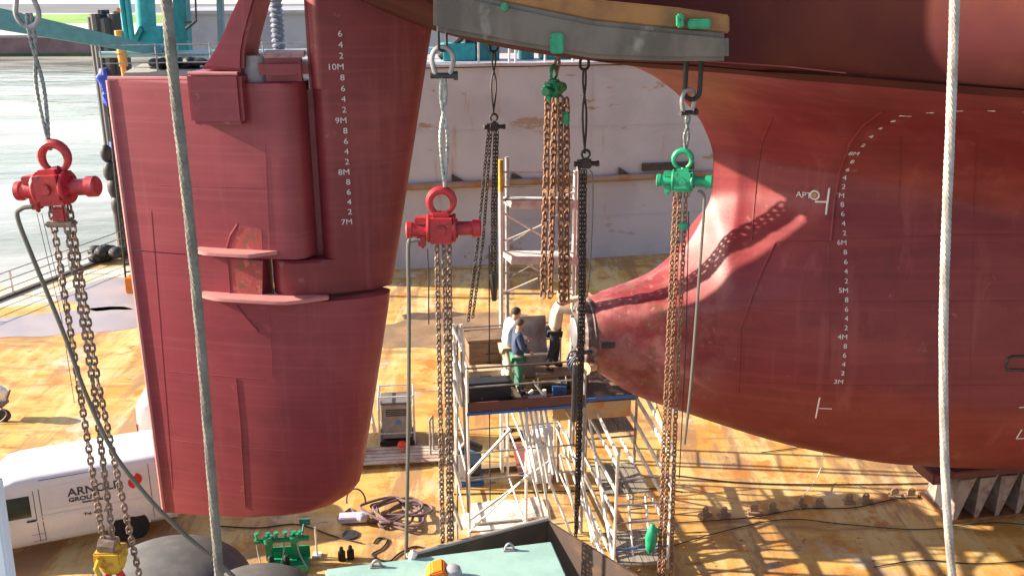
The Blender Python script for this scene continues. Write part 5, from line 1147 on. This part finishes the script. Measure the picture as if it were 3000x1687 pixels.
for sx in (-1, 1): MB().tube([bpz+Vector((sx*.3, -.25, 1.05)), bpz+Vector((sx*.2, -.2, 1.5)), bpz+Vector((sx*.1, -.25, 1.1))], .03, 6).build('strap', mat('strap_pink', (.5, .25, .25), .8), bb)
# hose loops
def floor_curve(pts, r, m, name, label, cat, z=.03, grp=None):
    P = curve([onz(x, y, z) for x, y in pts]); o = MB().tube(P, r, 7).build(name, m, base=(P[0].x, P[0].y, 0)); return tag(o, label, cat, grp)
hp = MB()
for k in range(6):
    c = onz(1165+random.uniform(-30, 30), 1515+random.uniform(-14, 14), .03); rx, ry = random.uniform(.45, .75), random.uniform(.35, .6); ph = random.uniform(0, 6)
    hp.tube([c+Vector((rx*math.cos(a)*(1+.28*math.sin(2*a+ph)), ry*math.sin(a)*(1+.25*math.sin(3*a+ph)), .04+k*.035+.03*math.sin(2*a+ph))) for a in [2*math.pi*i/30 for i in range(30)]], .035, 7, closed=True)
tag(hp.build('hose_pile', PURPLE, base=onz(1165, 1515, 0)), 'tangled pile of purple brown hoses on the floor right of the rudder tip', 'hoses')
floor_curve([(1010, 1500), (1030, 1490), (1045, 1530), (1000, 1530), (995, 1510), (1060, 1500), (1080, 1530), (1120, 1520)], .025, PURPLE, 'hose', 'thin purple hose curled beside the pile of hoses', 'hose')
c = onz(1045, 1500, 0); tag(MB().tube([c+Vector((.24*math.cos(a), 0, .32+.36*math.sin(a))) for a in [math.pi*(i/14)*1.1-.15 for i in range(15)]], .022, 7).build('hose_loop', PURPLE, base=c), 'upright loop of hose below the front corner of the rudder', 'hose')
tag(MB().box(onz(1035, 1515, .12), (.7, .3, .16), (gx, gy, AX_Z)).ball(onz(1060, 1515, .2), (.14, .12, .12), 9, 6).build('coupling_box', mat('lilac_box', (.5, .48, .62), .4), base=onz(1035, 1515, 0), bevel=.03), 'pale lilac coupling box on the floor under the rudder corner', 'box')
tag(MB().lathe([(0, 0), (.2, 0), (.2, .03), (.05, .05), (0, .05)], onz(1027, 1567, .004), (0, 0, 1), 20).build('manhole_cover', DARKST, base=onz(1027, 1567, 0)), 'round dark cover plate on the dock floor', 'cover')
floor_curve([(1095, 1590), (1110, 1575), (1135, 1580), (1120, 1605), (1090, 1625), (1135, 1645), (1170, 1620), (1215, 1600), (1260, 1610)], .022, BLACK, 'cable', 'black looping cable on the floor before the brown bin', 'cable')
floor_curve([(640, 1540), (760, 1545), (870, 1535), (980, 1570), (1060, 1590)], .018, BLACK, 'cable', 'thin black cable running under the rudder bottom edge', 'cable')
for i in range(2):
    p = onz(1002+i*26, 1640-i*4, 0); tag(MB().box(p+AX_Z*.12, (.16, .14, .24), (gx, gy, AX_Z)).cyl(p+AX_Z*.2, p+AX_Z*.36, .05, 8).build('jack', BLACK, base=p, bevel=.02), ('left', 'right')[i]+' one of two small black screw jacks behind the teal housing', 'jack', 'screw jacks behind the teal housing')
# grey-white plate
plt = onz(1490, 1500, 0); tag(MB().box(plt+AX_Z*.06+gy*.0, (1.9, .95, .05), (AX_S, AX_T, AX_Z)).box(plt+AX_Z*.02, (1.7, .8, .04), (AX_S, AX_T, AX_Z)).build('cover_sheet', mat('sheet_chalk', (.62, .56, .50), .85, col2=(.36, .30, .27), scale=2.2, lo=.52, hi=.64, col3=(.75, .72, .68), scale3=5, lo3=.55, hi3=.7), base=plt, smooth=False), 'chalky pale sheet lying on the floor under the work platform', 'sheet')
rg_ = onz(1502, 1275, .02); tag(MB().tube([rg_+Vector((.3*math.cos(a), .34*math.sin(a), .03)) for a in [2*math.pi*i/28 for i in range(28)]], .045, 8, closed=True).build('hose_ring', BLACK, base=rg_), 'black ring of hose lying on the floor left of the white bag', 'hose')
tag(MB().box(onz(1525, 1345, .12), (.22, 1.6, .2), (gx, gy, AX_Z)).box(onz(1525, 1345, .24), (.3, 1.6, .03), (gx, gy, AX_Z)).box(onz(1525, 1345, .02), (.3, 1.6, .03), (gx, gy, AX_Z)).build('steel_beam', mat('beam_red', (.22, .07, .06), .6), base=onz(1525, 1345, 0), smooth=False), 'dark red steel beam lying on the floor left of the white bag', 'beam')
tag(MB().box(onz(1440, 1370, .06), (2.2, .3, .12), (AX_S, AX_T, AX_Z)).box(onz(1440, 1370, .14), (2.1, .12, .04), (AX_S, AX_T, AX_Z)).build('timber_baulk', TIMBER, base=onz(1440, 1370, 0), bevel=.02), 'long dark timber baulk on the floor behind the blue compressor', 'timber')
# green valve manifold
mp_ = onz(832, 1650, 0); mf = thing('valve_manifold', mp_, 'bright green valve manifold on a tray below the rudder', 'manifold'); yy = gy
MB().box(mp_+AX_Z*.06+gx*.12-yy*.15, (.95, .62, .06), (gx, gy, AX_Z)).box(mp_+AX_Z*.2+gx*.12+yy*.16, (.95, .03, .3), (gx, gy, AX_Z)).box(mp_+AX_Z*.14+gx*.12-yy*.45, (.95, .03, .16), (gx, gy, AX_Z)).build('tray', GREEN, mf)
MB().cyl(mp_-gx*.62+AX_Z*.62, mp_+gx*.62+AX_Z*.66, .06, 12).build('header_pipe', GREEN, mf)
for k, x in enumerate((-.30, .28)):
    MB().box(mp_+gx*x+AX_Z*.38, (.16, .14, .5), (gx, gy, AX_Z)).lathe([(.12, -.08), (.12, .08)], mp_+gx*x+AX_Z*.66, (0, 0, 1), 14).build('valve_body', GREEN, mf, bevel=.015)
for x in (-.56, -.30, -.12, .08, .28, .42): MB().cyl(mp_+gx*x+AX_Z*.66, mp_+gx*x+AX_Z*.82, .032, 8).cyl(mp_+gx*x+AX_Z*.80, mp_+gx*x+AX_Z*.84, .055, 8).build('valve_knob', GREEN, mf)
MB().box(mp_+gx*.52+AX_Z*.95+yy*.2, (.25, .04, .16), (gx, gy, AX_Z)).cyl(mp_+gx*.45+AX_Z*.66, mp_+gx*.5+AX_Z*.95+yy*.2, .02, 6).build('flag_plate', TEALD, mf)
for x, dx in ((-.56, .12), (.05, -.1), (.34, .2)): MB().tube(curve([mp_+gx*x+AX_Z*.6-yy*.05, mp_+gx*(x+dx*.2)+AX_Z*.35-yy*.12, mp_+gx*(x+dx)+AX_Z*.1-yy*.3]), .018, 6).build('hose', mat('hose_pale', (.4, .4, .34), .6), mf)
for x in (-.25, .1): MB().lathe([(.07, 0), (.08, .03), (.07, .22), (.04, .26)], mp_+gx*x-yy*.2+AX_Z*.1, (0, 0, 1), 10).build('black_canister', BLACK, mf)
tag(MB().cyl(onz(929, 1625, .05), onz(929, 1625, .05)+AX_Z*.75, .025, 8).box(onz(929, 1625, .03), (.2, .2, .06)).build('marker_post', GALV, base=onz(929, 1625, 0)), 'short white post standing right of the green manifold', 'post')
# teal housing, rusty bin, fenders in the foreground
tzp = 5.1; A_, B_, C_ = onz(952, 1664, tzp), onz(1616, 1583, tzp), onz(1664, 1692, tzp); dv = (C_-B_).normalized()*2.4
th_ = thing('machine_housing', (A_.x, A_.y, 0), 'pale teal steel machine housing with worn flat roof in the foreground', 'housing')
MB().prism([A_, B_, B_+dv, A_+dv], (0, 0, -.12)).build('roof', TEALP, th_, bevel=.025)
ins = lambda q: q+((A_+B_+B_+dv+A_+dv)/4-q)*.04
MB().prism([ins(q)-AX_Z*.121 for q in (A_, B_, B_+dv, A_+dv)], (0, 0, -(tzp-.121))).build('wall', TEALP, th_)
for px, py in ((1103, 1660), (1492, 1611)):
    q = onz(px, py, tzp); MB().tube([q+gx*.06*math.cos(a)+AX_Z*(.02+.09*math.sin(a)) for a in [math.pi*i/10 for i in range(11)]], .018, 6).box(q+AX_Z*.012, (.17, .07, .02), (gx, gy, AX_Z)).build('lifting_eye', GALVD, th_)
q = onz(1206, 1632, tzp); MB().lathe([(.06, 0), (.06, .1), (.03, .13)], q, (.4, -.2, 1), 10).build('cap', GALV, th_)
oc = onz(1272, 1678, tzp); og = thing('vent_cap', oc, 'orange hood with grey round knob on the teal housing roof', 'vent cap')
MB().prism([oc+gx*-.12, oc+gx*.14, oc+gx*.2+AX_Z*.12, oc+gx*.12+AX_Z*.24, oc+gx*-.04+AX_Z*.2, oc+gx*-.12+AX_Z*.1], gy*-.3).build('hood', ORANGE, og, bevel=.02)
q = onz(1328, 1700, tzp); MB().lathe([(.12, 0), (.125, .12), (.10, .2), (.05, .225), (.0, .23)], q, (0, 0, 1), 18).build('knob', mat('knob_grey', (.35, .34, .37), .4), og)
bz = 4.4; a_, b_, c_ = onz(1212, 1624, bz), onz(1606, 1522, bz), onz(1655, 1552, bz)
bn = thing('steel_bin', (a_.x, a_.y, 0), 'dark brown open steel bin standing behind the teal housing', 'bin'); d1 = (b_-a_); d2 = (c_-b_).normalized()*2.0
def panel(p, q, z, th, name, m): 
    n_ = (q-p).cross(AX_Z).normalized()*th; MB().prism([p, q, q-AX_Z*z, p-AX_Z*z], n_).build(name, m, bn, smooth=False)
a_ = a_-d1*.05
panel(a_, b_, bz, .04, 'side', BROWN); panel(b_+d2*.02, b_+d2, bz, .04, 'side', BROWN); panel(a_+d2, b_+d2, bz, .04, 'side', BROWN)
MB().tube([a_+AX_Z*.02, b_+AX_Z*.02], .035, 8).build('rim_bar', mat('rim_lit', (.42, .36, .32), .6), bn)  # pale bar: the lit top edge put into the colour
MB().box((a_+b_)/2+d2/2-AX_Z*1.1, (d1.length*.95, 1.8, .05), (d1.normalized(), AX_Z.cross(d1.normalized()), AX_Z)).build('scrap_floor', BROWN, bn)
for px, py, Yf, wpx, lab in ((470, 1568, 14.5, 250, 'big dark grey rubber fender at the bottom left, the taller one'), (735, 1640, 13.6, 200, 'big dark grey rubber fender at the bottom left, the lower one behind the rope')):
    tp = at(px, py, Yf)-AX_Z*.42; r = wpx*mpp(Yf, py); prof = [(r*.02, 0)]
    for i in range(1, 13): a = math.pi/2*i/12; prof.append((r*math.sin(a), -r*.55*(1-math.cos(a))))
    prof += [(r, -tp.z+.3), (r*.9, -tp.z)]; tag(MB().lathe(prof, tp, (0, 0, 1), 48).build('rubber_fender', FENDER, base=(tp.x, tp.y, 0), ang=60), lab, 'fender')
# keel block
kb = thing('keel_block', W(11.5, 0, 0), 'grey gusseted steel keel block under the hull at right', 'keel block')
kc = mat('block_cap', (.16, .05, .045), .7); kp = mat('block_plate', (.33, .27, .25), .7, col2=(.2, .14, .12), scale=3)
MB().box(W(13.5, .0, 1.36), (5.4, 1.4, .2), (AX_S, AX_T, AX_Z)).build('cap', kc, kb, bevel=.02); MB().box(W(13.6, 0, .05), (5.3, 1.4, .1), (AX_S, AX_T, AX_Z)).build('base', RUST, kb)
MB().box(W(13.6, 0, .65), (5.1, .3, 1.1), (AX_S, AX_T, AX_Z)).build('core', mat('core_dark', (.05, .045, .045), .7), kb)
for k in range(9):
    s = 11.05+k*.58
    for sg in (1, -1): MB().prism([W(s, sg*.15, .1), W(s+.05, sg*.66, .1), W(s+.42, sg*.66, 1.25), W(s+.42, sg*.15, 1.25), W(s, sg*.15, 1.25)][:5], AX_S*.04).build('gusset', kp, kb, smooth=False)
for k in range(9):
    s = 11.0+k*.58; MB().prism([W(s, .67, 1.22), W(s+.44, .67, 1.22), W(s+.1, .67, .12), W(s, .67, .12)], AX_T*.03).build('face_plate', kp, kb, smooth=False)
MB().box(W(10.65, .1, 1.2), (.5, .9, .3), (AX_S, AX_T, AX_Z)).build('wedge', kc, kb, bevel=.03)
# pad-eyes in pairs across the floor
pe = None
for i, (x, y) in enumerate(((2065, 1510), (2120, 1510), (2208, 1503), (2262, 1497), (2345, 1484), (2399, 1484), (2486, 1472), (2535, 1470), (2620, 1455), (2668, 1455), (2750, 1445))):
    p = onz(x, y, 0)
    if pe is None:
        pe = MB().box((0, 0, .03), (.3, .2, .06)).prism([(-.1, -.02, .05), (.1, -.02, .05), (.07, -.02, .2), (-.07, -.02, .2)], (0, .04, 0)).tube([(.09*math.cos(a), .0, .16+.09*math.sin(a)) for a in [2*math.pi*i/14 for i in range(14)]], .018, 6, closed=True).build('pad_eye', mat('eye_rust', (.3, .2, .13), .7), base=None); o = pe
    else: o = pe.copy(); COL.objects.link(o)
    o.location = p; o.rotation_euler = (0, 0, random.uniform(-.4, .8)); tag(o, 'small rusty pad eye welded in the row of pairs across the floor at right', 'pad eye', 'pad eyes in pairs on the dock floor')
for i, (pts, r, lb) in enumerate((([(1985, 1530), (2200, 1515), (2345, 1490), (2500, 1486), (2620, 1462), (2760, 1450)], .014, 'thin wire strung through the pad eyes at right'),
    ([(1900, 1620), (2100, 1560), (2300, 1520), (2480, 1535), (2700, 1550), (2900, 1530), (3050, 1540)], .012, 'slack dark cable lying below the row of pad eyes'),
    ([(2230, 1325), (2300, 1316), (2400, 1306), (2480, 1335), (2560, 1334)], .014, 'dark cable near the bulb underside'),
    ([(1960, 1390), (2200, 1415), (2500, 1418), (2740, 1415)], .018, 'long dark cable crossing the floor above the pad eyes'),
    ([(1330, 1447), (1600, 1440), (1900, 1430), (2000, 1440)], .018, 'dark cable crossing the floor under the stair scaffold'),
    ([(2560, 1660), (2700, 1640), (2860, 1650), (3050, 1640)], .014, 'dark cable at the bottom right corner of the floor'))):
    floor_curve(pts, r, BLACK, 'cable', lb, 'cable')
q = on_hull(2417, 1308)[0]; P = curve([q+AX_Z*.05, onz(2405, 1370, .5), onz(2380, 1420, .2), onz(2355, 1450, .05), onz(2345, 1480, .03)]); tag(MB().tube(P, .012, 6).build('wire', GALV, base=(P[-1].x, P[-1].y, 0)), 'thin pale wire hanging from the bulb underside to a pad eye', 'wire')
# hand cart with white sack at the left frame edge
hc = onz(6, 1225, 0); ct = thing('hand_cart', hc, 'small dark cart carrying a white sack at the left frame edge', 'cart')
ctm = MB(); 
for k in range(6): ctm.ball(hc+Vector((random.uniform(-.2, .1), random.uniform(-.1, .1), .75+random.uniform(0, .25))), (.22, .2, .18), 9, 6)
ctm.build('sack', CLOTHW, ct); MB().box(hc+Vector((-.1, 0, .5)), (.6, .4, .08)).build('tray', PURPLE, ct)
for sx in (-.3, .2): MB().lathe([(.02, -.03), (.2, -.04), (.2, .04), (.02, .03)], hc+Vector((sx, -.2, .2)), (0, 1, 0), 16).build('wheel', BLACK, ct)
rod('handle', hc+Vector((.2, 0, .5)), hc+Vector((.4, 0, .95)), .03, PURPLE, ct, 6); MB().tube(curve([hc+Vector((.1, -.2, .5)), hc+Vector((.35, -.3, .3)), hc+Vector((.1, -.4, .05)), hc+Vector((-.4, -.4, .03))]), .02, 6).build('cable', PURPLE, ct)
